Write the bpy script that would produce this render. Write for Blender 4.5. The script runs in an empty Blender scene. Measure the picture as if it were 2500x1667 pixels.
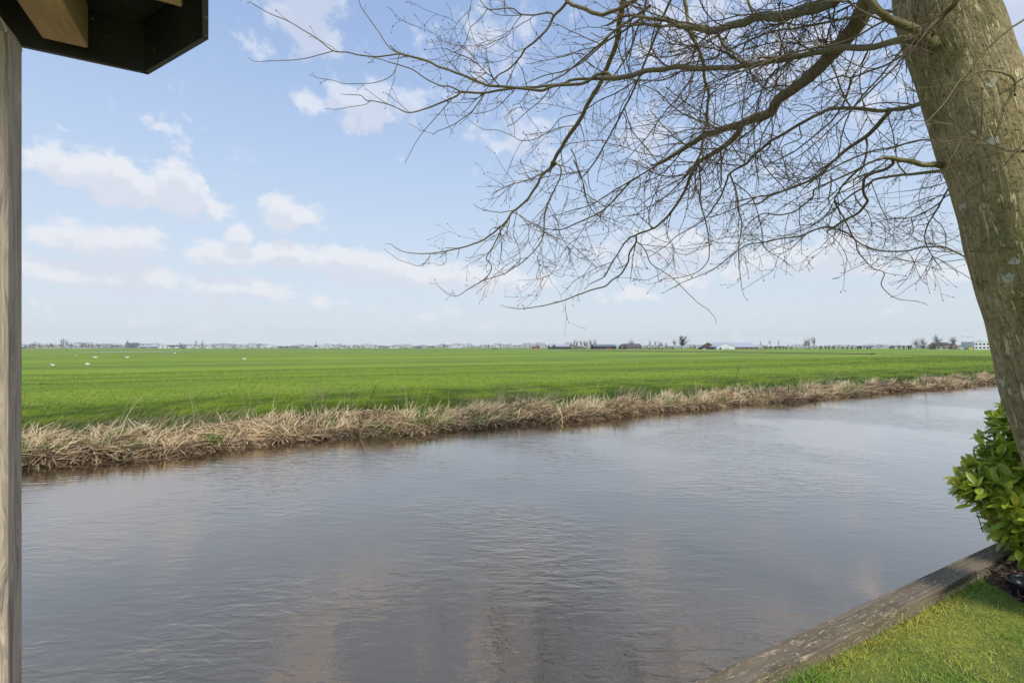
import bpy, math, random
import numpy as np
from mathutils import Vector
R = math.radians
SC = bpy.context.scene
COL = SC.collection
random.seed(7)
rng = np.random.default_rng(7)

# ------------------------------------------------------------------ camera, world, sun, exposure
F = 1180.0            # focal length in pixels of a 2500 px wide frame
HZ = 847.0            # horizon row
CZ = 1.95             # eye height over the water (water = z 0)
cam = bpy.data.cameras.new('camera')
cam.sensor_width = 36.0
cam.lens = F / 2500 * 36
cam.shift_y = (HZ - 833.5) / 2500
cam.clip_start = 0.05
cam.clip_end = 20000
camo = bpy.data.objects.new('camera', cam)
camo.location = (0, 0, CZ)
camo.rotation_euler = (R(90), 0, 0)
COL.objects.link(camo)
SC.camera = camo
SC.view_settings.view_transform = 'Standard'
SC.view_settings.look = 'None'
SC.view_settings.gamma = 1
SC.view_settings.exposure = 0.62
SC.cycles.max_bounces = 6
SC.cycles.volume_bounces = 0
SC.cycles.transparent_max_bounces = 8

SUN_AZ = R(152)       # clockwise from +Y: the sun stands behind the camera, a little to the right
SUN_EL = R(46)
sun = bpy.data.lights.new('sun', 'SUN')
sun.energy = 2.1
sun.angle = R(14)
sun.color = (1.0, 0.95, 0.86)
suno = bpy.data.objects.new('sun', sun)
sd = Vector((math.sin(SUN_AZ) * math.cos(SUN_EL), math.cos(SUN_AZ) * math.cos(SUN_EL), math.sin(SUN_EL)))
suno.rotation_euler = sd.to_track_quat('Z', 'Y').to_euler()
suno.location = (0, -10, 20)
COL.objects.link(suno)


class NT:
    """small helper to write node trees"""
    def __init__(s, tree):
        s.t = tree
    def n(s, typ, props=None, **ins):
        nd = s.t.nodes.new(typ)
        for k, v in (props or {}).items():
            setattr(nd, k, v)
        for k, v in ins.items():
            s.set(nd, k, v)
        return nd
    def set(s, nd, k, v):
        k = int(k[1:]) if (k[0] == 'i' and k[1:].isdigit()) else k.replace('_', ' ')
        sock = nd.inputs[k]
        if isinstance(v, bpy.types.NodeSocket):
            s.t.links.new(v, sock)
        else:
            if sock.type == 'RGBA' and len(v) == 3:
                v = (*v, 1)
            sock.default_value = v
    def m(s, op, a, b=0.0, c=None, clamp=False):
        nd = s.n('ShaderNodeMath', {'operation': op, 'use_clamp': clamp}, i0=a, i1=b)
        if c is not None:
            s.set(nd, 'i2', c)
        return nd.outputs[0]
    def mix(s, f, a, b, typ='MIX'):
        nd = s.n('ShaderNodeMix', {'data_type': 'RGBA', 'blend_type': typ}, i0=f, i6=a, i7=b)
        return nd.outputs[2]
    def ramp(s, f, stops, interp='LINEAR'):
        nd = s.n('ShaderNodeValToRGB', None, i0=f)
        cr = nd.color_ramp
        cr.interpolation = interp
        while len(cr.elements) < len(stops):
            cr.elements.new(0.5)
        for e, (p, c) in zip(cr.elements, stops):
            e.position = p
            e.color = (*c, 1) if not isinstance(c, (int, float)) else (c, c, c, 1)
        return nd.outputs[0]
    def mr(s, v, a, b, c=0.0, d=1.0, smooth=False):
        nd = s.n('ShaderNodeMapRange', {'interpolation_type': 'SMOOTHSTEP' if smooth else 'LINEAR'}, i0=v, i1=a, i2=b, i3=c, i4=d)
        return nd.outputs[0]
    def noise(s, vec, scale, detail=4, rough=0.55, dist=0.0):
        nd = s.n('ShaderNodeTexNoise', None, Scale=scale, Detail=detail, Roughness=rough, Distortion=dist)
        if vec is not None:
            s.t.links.new(vec, nd.inputs['Vector'])
        return nd.outputs[0]
    def mapping(s, vec, scale=(1, 1, 1), rot=(0, 0, 0), loc=(0, 0, 0)):
        return s.n('ShaderNodeMapping', None, Vector=vec, Scale=scale, Rotation=rot, Location=loc).outputs[0]


world = bpy.data.worlds.new('World')
SC.world = world
world.use_nodes = True
W = NT(world.node_tree)
world.node_tree.nodes.clear()
# clouds: (source px x, y, half width, half height up, half height down, strength), turned into azimuth / elevation
CL = [(740, 35, 105, 65, 62, .85), (640, 95, 60, 25, 25, .35), (900, 258, 115, 35, 38, .85), (760, 248, 40, 22, 22, .5), (980, 250, 70, 22, 30, .6),
      (170, 425, 110, 38, 38, .8), (300, 452, 150, 52, 45, .95), (430, 470, 110, 45, 48, .95), (520, 515, 60, 20, 20, .5),
      (715, 530, 90, 28, 26, .75), (250, 590, 180, 34, 34, .9), (140, 570, 80, 16, 16, .5), (585, 580, 48, 24, 24, .9),
      (620, 620, 190, 22, 26, .85), (760, 632, 120, 26, 24, .85), (900, 655, 130, 30, 34, .85), (1060, 675, 160, 26, 30, .7),
      (130, 655, 130, 24, 30, .75), (330, 680, 190, 26, 30, .8), (560, 700, 190, 22, 26, .75), (790, 735, 60, 12, 12, .6),
      (1230, 685, 120, 22, 26, .6), (1530, 725, 70, 16, 12, .65), (1020, 772, 40, 10, 10, .4), (1190, 792, 30, 9, 9, .4),
      (1200, 70, 110, 75, 90, .3), (1290, 330, 110, 45, 50, .42), (1575, 335, 60, 42, 42, .6), (1700, 60, 190, 60, 60, .42),
      (1950, 130, 170, 70, 80, .45), (2130, 260, 80, 60, 60, .4), (1640, 600, 170, 26, 40, .75), (1960, 620, 190, 30, 34, .7),
      (1700, 670, 120, 20, 26, .6), (2080, 655, 180, 18, 22, .6), (2350, 660, 120, 20, 20, .5), (2480, 20, 90, 60, 60, .8)]
grp = bpy.data.node_groups.new('cloud_density', 'ShaderNodeTree')
grp.interface.new_socket('az', in_out='INPUT', socket_type='NodeSocketFloat')
grp.interface.new_socket('el', in_out='INPUT', socket_type='NodeSocketFloat')
grp.interface.new_socket('d', in_out='OUTPUT', socket_type='NodeSocketFloat')
G = NT(grp)
gi = G.n('NodeGroupInput')
go = G.n('NodeGroupOutput')
cur = None
for (px, py, rx, ru, rd, st) in CL:
    tx, tz = (px - 1250) / F, (HZ - py) / F
    az = math.atan2(tx, 1)
    el = math.atan2(tz, math.hypot(tx, 1))
    kx = 1 / (1 + tx * tx)
    kz = 1 / math.hypot(tx, 1)
    ax, au, ad = rx / F * kx * 1.2, ru / F * kz * 1.75, rd / F * kz * 1.6
    u = G.m('DIVIDE', G.m('SUBTRACT', gi.outputs[0], az), ax)
    dv = G.m('SUBTRACT', gi.outputs[1], el)
    v = G.m('MAXIMUM', G.m('DIVIDE', dv, au), G.m('DIVIDE', dv, -ad))
    rr = G.m('SQRT', G.m('ADD', G.m('MULTIPLY', u, u), G.m('MULTIPLY', v, v)))
    b = G.m('MULTIPLY', G.m('SUBTRACT', 1.0, rr), st)
    cur = b if cur is None else G.m('SMOOTH_MAX', cur, b, 0.12)
vec = G.n('ShaderNodeCombineXYZ', None, i0=gi.outputs[0], i1=G.m('MULTIPLY', gi.outputs[1], 1.25)).outputs[0]
n1 = G.noise(vec, 19.0, 9, 0.58, 0.0)
n2 = G.noise(vec, 4.0, 6, 0.55)
gen = G.m('MULTIPLY', G.m('SUBTRACT', n2, 0.60), 1.6)                       # scattered thin cloud all round the sky
gen = G.m('SUBTRACT', gen, G.mr(gi.outputs[1], 0.0, 0.7, -0.02, 0.22))
cur = G.m('MAXIMUM', cur, gen)
dd = G.m('ADD', G.m('MAXIMUM', cur, -0.5), G.m('MULTIPLY', G.m('SUBTRACT', n1, 0.5), 2.1))
G.set(go, 'i0', G.mr(dd, 0.0, 0.44, 0, 1, True))

geo = W.n('ShaderNodeTexCoord')
sep = W.n('ShaderNodeSeparateXYZ', None, i0=geo.outputs['Generated'])
X_, Y_, Z_ = sep.outputs[0], sep.outputs[1], sep.outputs[2]
az = W.m('ARCTAN2', X_, Y_)
el = W.m('ARCSINE', Z_)
ca = W.n('ShaderNodeGroup', {'node_tree': grp}, i0=az, i1=el).outputs[0]
cb = W.n('ShaderNodeGroup', {'node_tree': grp}, i0=az, i1=W.m('ADD', el, 0.030)).outputs[0]
sky = W.n('ShaderNodeTexSky', {'sky_type': 'NISHITA', 'sun_disc': False, 'sun_elevation': SUN_EL, 'sun_rotation': SUN_AZ,
                               'air_density': 1.0, 'dust_density': 1.2, 'ozone_density': 2.2, 'altitude': 0})
skyc = W.n('ShaderNodeHueSaturation', None, Hue=0.5, Saturation=0.82, Value=1.0, Fac=1.0, Color=sky.outputs[0]).outputs[0]
skyc = W.mix(1.0, skyc, (1.0, 0.93, 1.02), 'MULTIPLY')
veil = W.mr(el, 0.0, 0.9, 0.90, 0.62)                                      # thin high veil, thicker to the horizon
vcol = W.ramp(W.mr(el, 0.0, 0.8), [(0.0, (.53, .582, .615)), (.18, (.495, .58, .66)), (.42, (.40, .52, .70)), (.7, (.30, .43, .68)), (1.0, (.27, .40, .66))])
skyc = W.mix(veil, skyc, W.mix(1.0, vcol, (10, 10, 10), 'MULTIPLY'))
elc = W.m('MAXIMUM', el, 0.0)
white = W.mix(W.mr(elc, 0.0, 0.5), (6.1, 6.25, 6.6), (6.1, 6.4, 7.0))
grey = W.mix(W.mr(elc, 0.0, 0.5), (5.15, 5.45, 6.2), (5.2, 5.4, 6.25))
cc = W.mix(W.mr(cb, 0.1, 1.0, 0.0, 0.9), white, grey)
amt = W.m('MULTIPLY', W.m('MULTIPLY', ca, W.mr(elc, 0.0, 0.10, 0.45, 0.96)), W.mr(W.m('ADD', elc, W.m('MULTIPLY', az, 0.25)), 0.22, 0.42, 1.0, 0.62))
skyc = W.mix(amt, skyc, cc)
bg = W.n('ShaderNodeBackground', None, Color=skyc, Strength=0.088)
wo = W.n('ShaderNodeOutputWorld')
world.node_tree.links.new(bg.outputs[0], wo.inputs[0])

# ------------------------------------------------------------------ helpers
dV = np.array([0.883, 0.4695, 0.0])       # along the canal
nV = np.array([-0.4695, 0.883, 0.0])      # across the canal, to the far bank
GZ = -0.45                                # level of the far polder

def pt(px, py, Y):
    return np.array([(px - 1250) / F * Y, Y, CZ - (py - HZ) / F * Y])

def sn(s, n, z=0.0):
    p = dV * s + nV * n
    return np.array([p[0], p[1], z])

def tag(o, label=None, cat=None, group=None, kind=None):
    if label: o['label'] = label
    if cat: o['category'] = cat
    if group: o['group'] = group
    if kind: o['kind'] = kind
    return o

def empty(name, loc):
    o = bpy.data.objects.new(name, None)
    o.location = loc
    o.empty_display_size = 0.2
    COL.objects.link(o)
    return o


class MB:
    """collects geometry, then links it as one mesh object"""
    def __init__(s):
        s.v, s.f, s.nv, s.uv, s.col, s.mi = [], [], 0, [], [], []
    def add(s, verts, faces, uv=None, col=None, mi=0):
        verts = np.asarray(verts, dtype=np.float64).reshape(-1, 3)
        faces = np.asarray(faces, dtype=np.int64)
        s.v.append(verts)
        s.f.append(faces + s.nv)
        s.mi.append(np.full(len(faces), mi))
        s.uv.append(np.zeros((len(verts), 2)) if uv is None else np.asarray(uv))
        if col is None:
            c = np.ones((len(verts), 3)) * 0.5
        else:
            c = np.asarray(col, dtype=float)
            if c.ndim == 1: c = np.tile(c, (len(verts), 1))
        s.col.append(c)
        s.nv += len(verts)
    def box(s, a, b, M=None, **k):
        x0, y0, z0 = a; x1, y1, z1 = b
        v = np.array([(x0, y0, z0), (x1, y0, z0), (x1, y1, z0), (x0, y1, z0), (x0, y0, z1), (x1, y0, z1), (x1, y1, z1), (x0, y1, z1)], float)
        if M is not None: v = M(v)
        s.add(v, [(0, 3, 2, 1), (4, 5, 6, 7), (0, 1, 5, 4), (1, 2, 6, 5), (2, 3, 7, 6), (3, 0, 4, 7)], **k)
    def tri(s, v, f, **k):
        s.add(v, f, **k)
    def tube(s, pts, rad, K=6, cap=True, bump=0.0, **k):
        pts = np.asarray(pts, float); n = len(pts)
        rad = np.broadcast_to(np.asarray(rad, float), (n,))
        t = np.gradient(pts, axis=0)
        t /= np.linalg.norm(t, axis=1)[:, None] + 1e-12
        ref = np.array([0.0, 0, 1]) if abs(t[0][2]) < 0.9 else np.array([1.0, 0, 0])
        u = np.cross(t[0], ref); u /= np.linalg.norm(u)
        V = np.zeros((n, K + 1, 3)); UV = np.zeros((n, K + 1, 2))
        a = np.linspace(0, 2 * math.pi, K + 1)
        L = 0.0
        ph = rng.uniform(0, 6.28, 6)
        for i in range(n):
            u = u - t[i] * np.dot(u, t[i]); u /= np.linalg.norm(u) + 1e-12
            w = np.cross(t[i], u)
            if i: L += np.linalg.norm(pts[i] - pts[i - 1])
            r = rad[i]
            if bump:
                r = r * (1 + bump * (np.sin(2 * a + ph[0] + L * 1.7) * .6 + np.sin(3 * a + ph[1] - L * 3.1) * .4 + .35 * np.sin(5 * a + ph[2] + L * 2.3)
                                     + .5 * math.sin(L * 9 + ph[3]) + .3 * math.sin(L * 23 + ph[4])))
                r[-1] = r[0]
                r = r[:, None]
            V[i] = pts[i] + r * (np.cos(a)[:, None] * u + np.sin(a)[:, None] * w)
            UV[i, :, 0] = a / (2 * math.pi) * 2 * math.pi * rad.max()
            UV[i, :, 1] = L
        idx = np.arange(n * (K + 1)).reshape(n, K + 1)
        f = np.stack([idx[:-1, :-1], idx[:-1, 1:], idx[1:, 1:], idx[1:, :-1]], -1).reshape(-1, 4)
        s.add(V.reshape(-1, 3), f, uv=UV.reshape(-1, 2), **k)
        if cap:
            c = s.nv
            tip = pts[-1] + t[-1] * rad[-1] * 0.5
            vv = np.vstack([V[-1], tip[None]])
            s.add(vv, [(j, j + 1, K + 1) for j in range(K)], uv=np.vstack([UV[-1], UV[-1, :1]]), **k)
    def build(s, name, mats, parent=None, smooth=True):
        me = bpy.data.meshes.new(name)
        v = np.vstack(s.v)
        me.vertices.add(len(v))
        me.vertices.foreach_set('co', v.ravel())
        loops = np.concatenate([f.ravel() for f in s.f])
        sizes = np.concatenate([np.full(len(f), f.shape[1]) for f in s.f])
        starts = np.concatenate([[0], np.cumsum(sizes)[:-1]])
        me.loops.add(len(loops))
        me.loops.foreach_set('vertex_index', loops)
        me.polygons.add(len(sizes))
        me.polygons.foreach_set('loop_start', starts)
        me.polygons.foreach_set('loop_total', sizes)
        me.polygons.foreach_set('material_index', np.concatenate(s.mi))
        me.polygons.foreach_set('use_smooth', np.full(len(sizes), smooth))
        uvl = me.uv_layers.new(name='UVMap')
        uvl.data.foreach_set('uv', np.vstack(s.uv)[loops].ravel())
        ca_ = me.color_attributes.new('tint', 'FLOAT_COLOR', 'POINT')
        c = np.vstack(s.col)
        ca_.data.foreach_set('color', np.hstack([c, np.ones((len(c), 1))]).ravel())
        me.update(calc_edges=True)
        me.validate()
        for m in (mats if isinstance(mats, (list, tuple)) else [mats]):
            me.materials.append(m)
        o = bpy.data.objects.new(name, me)
        COL.objects.link(o)
        if parent:
            o.parent = parent
            o.matrix_parent_inverse = parent.matrix_world.inverted() if False else __import__('mathutils').Matrix.Translation(-Vector(parent.location))
        return o


def blades(mb, base, up, length, width, bend, segs=3, col=None, taper=1.0, mi=0, flat=None):
    """ribbons: base Nx3, up Nx3 start direction, bend Nx3 added along the length"""
    N = len(base)
    length = np.broadcast_to(length, (N,)); width = np.broadcast_to(width, (N,))
    side = np.cross(up, rng.normal(size=(N, 3))) if flat is None else flat
    side /= np.linalg.norm(side, axis=1)[:, None] + 1e-9
    ts = np.linspace(0, 1, segs + 1)
    P = np.zeros((N, segs + 1, 2, 3))
    for i, t in enumerate(ts):
        c = base + (up * t + bend * t * t) * length[:, None]
        w = width * (1 - taper * t ** 1.6) * 0.5 + 0.0004
        P[:, i, 0] = c - side * w[:, None]
        P[:, i, 1] = c + side * w[:, None]
    V = P.reshape(-1, 3)
    k = (segs + 1) * 2
    j = np.arange(segs) * 2
    f1 = np.stack([j, j + 1, j + 3, j + 2], -1)
    f = (np.arange(N)[:, None, None] * k + f1[None]).reshape(-1, 4)
    c = None
    if col is not None:
        c = np.repeat(col, k, axis=0)
    mb.add(V, f, col=c, mi=mi)


def mat(name, fn):
    m = bpy.data.materials.new(name)
    m.use_nodes = True
    t = m.node_tree
    t.nodes.clear()
    N = NT(t)
    out = N.n('ShaderNodeOutputMaterial')
    b = N.n('ShaderNodeBsdfPrincipled')
    t.links.new(b.outputs[0], out.inputs[0])
    fn(N, b)
    return m

def simple(name, c1, c2=None, scale=3.0, rough=0.8, bump=0.0, coord='Object', stretch=(1, 1, 1), spec=0.4, tintamt=0.0, detail=5):
    def fn(N, b):
        tc = N.n('ShaderNodeTexCoord').outputs[coord]
        v = N.mapping(tc, stretch)
        nz = N.noise(v, scale, detail, 0.6)
        c = N.mix(N.mr(nz, 0.3, 0.7), c1, c2 or tuple(x * 0.75 for x in c1))
        if tintamt:
            a = N.n('ShaderNodeAttribute', {'attribute_name': 'tint'}).outputs[0]
            c = N.mix(tintamt, c, N.mix(1.0, c, a, 'MULTIPLY'), 'MIX')
            c = N.mix(1.0, c, (1 + tintamt,) * 3, 'MULTIPLY')
        N.set(b, 'Base_Color', c)
        N.set(b, 'Roughness', rough)
        N.set(b, 'Specular_IOR_Level', spec)
        if bump:
            bp = N.n('ShaderNodeBump', None, Strength=bump, Distance=0.02, Height=nz)
            N.set(b, 'Normal', bp.outputs[0])
    return mat(name, fn)

def tinted(name, rough=0.7, spec=0.3, trans=0.0):
    """base colour straight from the 'tint' attribute (each blade has its own natural colour)"""
    def fn(N, b):
        a = N.n('ShaderNodeAttribute', {'attribute_name': 'tint'}).outputs[0]
        N.set(b, 'Base_Color', a)
        N.set(b, 'Roughness', rough)
        N.set(b, 'Specular_IOR_Level', spec)
        if trans:
            tr = N.n('ShaderNodeBsdfTranslucent', None, Color=a)
            mx = N.n('ShaderNodeMixShader', None, Fac=trans)
            N.t.links.new(b.outputs[0], mx.inputs[1])
            N.t.links.new(tr.outputs[0], mx.inputs[2])
            out = [x for x in N.t.nodes if x.bl_idname == 'ShaderNodeOutputMaterial'][0]
            N.t.links.new(mx.outputs[0], out.inputs[0])
    return mat(name, fn)

# ------------------------------------------------------------------ materials
def f_water(N, b):
    tc = N.n('ShaderNodeTexCoord').outputs['Object']
    nA = N.noise(N.mapping(tc, (1.0, 3.1, 1), (0, 0, R(38))), 2.9, 3, 0.5, 0.7)
    nB = N.noise(N.mapping(tc, (1.2, 3.2, 1), (0, 0, R(-30))), 3.4, 3, 0.55, 0.5)
    nC = N.noise(tc, 16.0, 2, 0.5, 0.3)
    big = N.noise(tc, 0.33, 2, 0.5)
    m = N.mr(big, 0.40, 0.60, 0.22, 1.0, True)
    h = N.m('ADD', N.m('MULTIPLY', nA, 1.0), N.m('MULTIPLY', nB, 0.55))
    h = N.m('ADD', h, N.m('MULTIPLY', nC, 0.22))
    h = N.m('MULTIPLY', h, m)
    nd0 = N.n('ShaderNodeVectorMath', {'operation': 'DOT_PRODUCT'}, i0=tc, i1=(-0.4695, 0.883, 0.0)).outputs['Value']
    h = N.m('MULTIPLY', h, N.m('MULTIPLY', N.mr(nd0, 8.8, 10.4, 1.0, 0.45), N.mr(nd0, 2.2, 3.6, 0.5, 1.0)))
    bp = N.n('ShaderNodeBump', None, Strength=0.55, Distance=0.02, Height=h)
    N.set(b, 'Normal', bp.outputs[0])
    c = N.mix(N.noise(tc, 0.8, 3), (0.345, 0.250, 0.154), (0.32, 0.232, 0.144))
    N.set(b, 'Base_Color', c)
    nd_ = N.n('ShaderNodeVectorMath', {'operation': 'DOT_PRODUCT'}, i0=tc, i1=(-0.4695, 0.883, 0.0)).outputs['Value']
    rgh = N.m('MINIMUM', N.mr(nd_, 3.4, 7.0, 0.015, 0.15), N.mr(nd_, 8.4, 10.4, 0.15, 0.03))
    N.set(b, 'Roughness', rgh); N.set(b, 'Coat_Roughness', rgh)
    N.set(b, 'IOR', 1.33); N.set(b, 'Metallic', 0.9)
    N.set(b, 'Coat_Weight', 0.85); N.set(b, 'Coat_IOR', 1.33)
    N.t.links.new(bp.outputs[0], b.inputs['Coat Normal'])
M_WATER = mat('canal_water', f_water)

def f_field(N, b):
    tc = N.n('ShaderNodeTexCoord').outputs['Object']
    # object space of the field: x along the canal, y across it
    st = N.mapping(tc, (0.012, 0.13, 1))
    big = N.noise(st, 0.8, 2, 0.5)
    mid = N.noise(N.mapping(tc, (0.06, 0.55, 1)), 1.0, 4, 0.6)
    fine = N.noise(N.mapping(tc, (1, 1.6, 1)), 4.5, 5, 0.65)
    a = N.mix(N.mr(big, 0.40, 0.60, 0, 1, True), (0.25, 0.335, 0.028), (0.10, 0.185, 0.034))
    a = N.mix(N.mr(mid, 0.40, 0.62, 0, 0.75), a, (0.27, 0.36, 0.032))
    a = N.mix(N.mr(fine, 0.52, 0.72, 0, 0.6), a, (0.085, 0.145, 0.02))
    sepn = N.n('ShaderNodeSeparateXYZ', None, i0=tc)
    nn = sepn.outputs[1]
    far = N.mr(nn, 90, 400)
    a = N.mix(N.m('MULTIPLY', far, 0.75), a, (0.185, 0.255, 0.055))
    # bare earth near the water line and on the worn ledge in the meadow
    wob = N.m('MULTIPLY', N.m('SUBTRACT', N.noise(tc, 0.35, 3), 0.5), 1.2)
    e1 = N.mr(N.m('ADD', nn, wob), 11.9, 12.5, 1, 0)
    a = N.mix(N.mr(nn, 14, 19, .75, 0), a, (0.07, 0.105, 0.018))
    a = N.mix(e1, a, (0.045, 0.036, 0.020))
    led = N.m('ABSOLUTE', N.m('SUBTRACT', N.m('ADD', nn, N.m('MULTIPLY', N.m('SUBTRACT', N.noise(N.mapping(tc, (.06, .06, 1)), 1.0, 2), 0.5), 3.0)), 29.0))
    e2 = N.m('MULTIPLY', N.mr(led, 0.12, 0.5, 1, 0), N.mr(N.noise(N.mapping(tc, (.5, 2, 1)), 1.0, 3), 0.42, 0.56))
    a = N.mix(N.m('MULTIPLY', e2, 0.75), a, (0.07, 0.085, 0.02))
    N.set(b, 'Base_Color', a)
    N.set(b, 'Roughness', 0.85)
    N.set(b, 'Specular_IOR_Level', 0.15)
    hh = N.m('ADD', fine, N.noise(N.mapping(tc, (1, 1.5, 1)), 26.0, 2))
    bp = N.n('ShaderNodeBump', None, Strength=0.8, Distance=0.06, Height=hh)
    N.set(b, 'Normal', bp.outputs[0])
M_FIELD = mat('meadow_grass', f_field)

def f_lawn(N, b):
    tc = N.n('ShaderNodeTexCoord').outputs['Object']
    n1 = N.noise(tc, 2.4, 4, 0.6)
    n2 = N.noise(tc, 40, 3, 0.6)
    a = N.mix(N.mr(n1, 0.38, 0.62), (0.08, 0.13, 0.014), (0.22, 0.25, 0.025))
    a = N.mix(N.mr(n2, 0.45, 0.7, 0, .6), a, (0.06, 0.07, 0.015))
    N.set(b, 'Base_Color', a); N.set(b, 'Roughness', 0.9)
    N.set(b, 'Normal', N.n('ShaderNodeBump', None, Strength=0.9, Distance=0.01, Height=n2).outputs[0])
M_LAWN = mat('mossy_lawn', f_lawn)

def f_bark(scale=1.0, light=1.0, lichen=1.0):
    def fn(N, b):
        uv = N.n('ShaderNodeTexCoord').outputs['UV']
        ob = N.n('ShaderNodeTexCoord').outputs['Object']
        n0 = N.noise(ob, 2.2, 5, 0.6)
        n1 = N.noise(ob, 22, 5, 0.65)
        a = N.mix(N.mr(n0, 0.35, 0.65), (0.47, 0.375, 0.185), (0.28, 0.22, 0.115))
        a = N.mix(N.mr(n1, 0.4, 0.7, 0, .75), a, (0.52, 0.43, 0.23))
        mo = N.noise(N.mapping(ob, (1, 1, .5)), 3.1, 4, 0.65)
        a = N.mix(N.mr(mo, 0.50, 0.64, 0, .75), a, (0.20, 0.19, 0.055))
        rd = N.noise(N.mapping(uv, (34, 4.5, 1)), 1.0, 4, 0.65, 0.6)
        a = N.mix(N.mr(rd, 0.45, 0.68, 0, .5), a, (0.17, 0.125, 0.06))
        # upright pale fissures in the smooth bark
        fv = N.mapping(uv, (44, 10.5, 1))
        fz = N.noise(fv, 1.0, 2, 0.5, 0.9)
        sel = N.noise(N.mapping(uv, (3.0, 2.2, 1)), 1.0, 3)
        fis = N.m('MULTIPLY', N.mr(fz, 0.60, 0.625), N.mr(sel, 0.36, 0.46))
        a = N.mix(N.m('MULTIPLY', fis, 0.85), a, (0.80, 0.67, 0.36))
        # dark pits, grey-white lichen crusts, yellow dots
        dk = N.noise(N.mapping(uv, (30, 34, 1)), 1.0, 3, 0.7)
        a = N.mix(N.mr(dk, 0.63, 0.72, 0, .6), a, (0.09, 0.065, 0.03))
        vo = N.n('ShaderNodeTexVoronoi', None, Vector=N.mapping(uv, (5.5, 11.0, 1), (0, 0, R(12))), Scale=1.0)
        vs = N.n('ShaderNodeSeparateXYZ', None, i0=vo.outputs['Color'])
        ln_ = N.noise(N.mapping(uv, (22, 30, 1)), 1.0, 3, 0.6)
        lz = N.m('MULTIPLY', N.mr(N.m('ADD', vo.outputs['Distance'], N.m('MULTIPLY', N.m('SUBTRACT', ln_, .5), .5)), 0.25, 0.21), N.m('GREATER_THAN', vs.outputs[0], 0.62))
        lv = N.noise(N.mapping(uv, (6.5, 16, 1), (0, 0, R(14))), 1.0, 5, 0.7, 0.2)
        lz = N.m('MAXIMUM', lz, N.m('MULTIPLY', N.mr(lv, 0.64, 0.67), .6))
        a = N.mix(N.m('MULTIPLY', lz, 0.75 * lichen), a, N.mix(n1, (0.80, 0.78, 0.62), (0.52, 0.50, 0.37)))
        sp = N.noise(N.mapping(uv, (70, 85, 1)), 1.0, 2, 0.5)
        ss = N.noise(N.mapping(uv, (4, 3, 1)), 1.0, 3)
        a = N.mix(N.m('MULTIPLY', N.mr(sp, 0.66, 0.70), N.mr(ss, 0.45, 0.6)), a, (0.50, 0.47, 0.30))
        yl = N.noise(N.mapping(uv, (40, 44, 1), (0, 0, 0), (7, 3, 0)), 1.0, 1, 0.5)
        a = N.mix(N.m('MULTIPLY', N.mr(yl, 0.77, 0.79), 0.9), a, (0.42, 0.32, 0.03))
        N.set(b, 'Base_Color', a); N.set(b, 'Roughness', 0.82); N.set(b, 'Specular_IOR_Level', 0.25)
        h = N.m('ADD', N.m('MULTIPLY', fis, -1.0), N.m('ADD', N.m('SUBTRACT', N.m('MULTIPLY', n1, 0.7), N.m('MULTIPLY', rd, 1.3)), N.m('MULTIPLY', N.mr(dk, .55, .75), -.9)))
        h = N.m('ADD', h, N.m('MULTIPLY', lz, 0.4))
        N.set(b, 'Normal', N.n('ShaderNodeBump', None, Strength=0.9, Distance=0.02, Height=h).outputs[0])
    return fn
M_BARK = mat('trunk_bark', f_bark(light=2.3))

def f_branch(N, b):
    ob = N.n('ShaderNodeTexCoord').outputs['Object']
    n0 = N.noise(ob, 3.0, 4, 0.6)
    n1 = N.noise(ob, 40, 4, 0.65)
    g = N.n('ShaderNodeNewGeometry').outputs['True Normal']
    a = N.mix(N.mr(n0, 0.35, 0.65), (0.20, 0.165, 0.060), (0.15, 0.12, 0.066))
    a = N.mix(N.mr(n1, 0.42, 0.66, 0, .8), a, (0.21, 0.185, 0.08))
    lz = N.noise(ob, 55, 3, 0.6)
    sel = N.noise(ob, 1.7, 2)
    a = N.mix(N.m('MULTIPLY', N.mr(lz, 0.58, 0.64), N.mr(sel, 0.46, 0.58)), a, (0.36, 0.38, 0.30))
    N.set(b, 'Base_Color', a); N.set(b, 'Roughness', 0.8); N.set(b, 'Specular_IOR_Level', 0.25)
    N.set(b, 'Normal', N.n('ShaderNodeBump', None, Strength=0.6, Distance=0.006, Height=n1).outputs[0])
M_BRANCH = mat('branch_bark', f_branch)
M_TWIG = simple('twig_bark', (0.19, 0.14, 0.078), (0.125, 0.092, 0.052), 3.0, 0.75)
M_BUD = simple('bud', (0.085, 0.032, 0.018), (0.05, 0.02, 0.015), 20.0, 0.5)

def f_wood(c1, c2, rough=0.75, grain=(1.5, 60, 60), knots=True):
    def fn(N, b):
        ob = N.n('ShaderNodeTexCoord').outputs['UV']
        v = N.mapping(ob, grain)
        w = N.noise(N.mapping(ob, (grain[0] * .6, grain[1] * .25, 1)), 1.0, 2)
        v2 = N.n('ShaderNodeVectorMath', {'operation': 'ADD'}, i0=v, i1=N.n('ShaderNodeCombineXYZ', None, i0=0.0, i1=N.m('MULTIPLY', w, 8.0)).outputs[0]).outputs[0]
        g = N.noise(v2, 1.0, 6, 0.7, 1.2)
        big = N.noise(N.mapping(ob, (2, 6, 1)), 1.0, 3)
        a = N.mix(N.mr(g, 0.32, 0.68), c1, c2)
        a = N.mix(N.mr(big, 0.4, 0.7, 0, .5), a, tuple(x * .72 for x in c1))
        N.set(b, 'Base_Color', a); N.set(b, 'Roughness', rough); N.set(b, 'Specular_IOR_Level', 0.25)
        N.set(b, 'Normal', N.n('ShaderNodeBump', None, Strength=0.35, Distance=0.004, Height=g).outputs[0])
    return fn
M_POST = mat('weathered_post_wood', f_wood((0.66, 0.53, 0.41), (0.15, 0.11, 0.082), grain=(3.2, 75, 1)))
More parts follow.
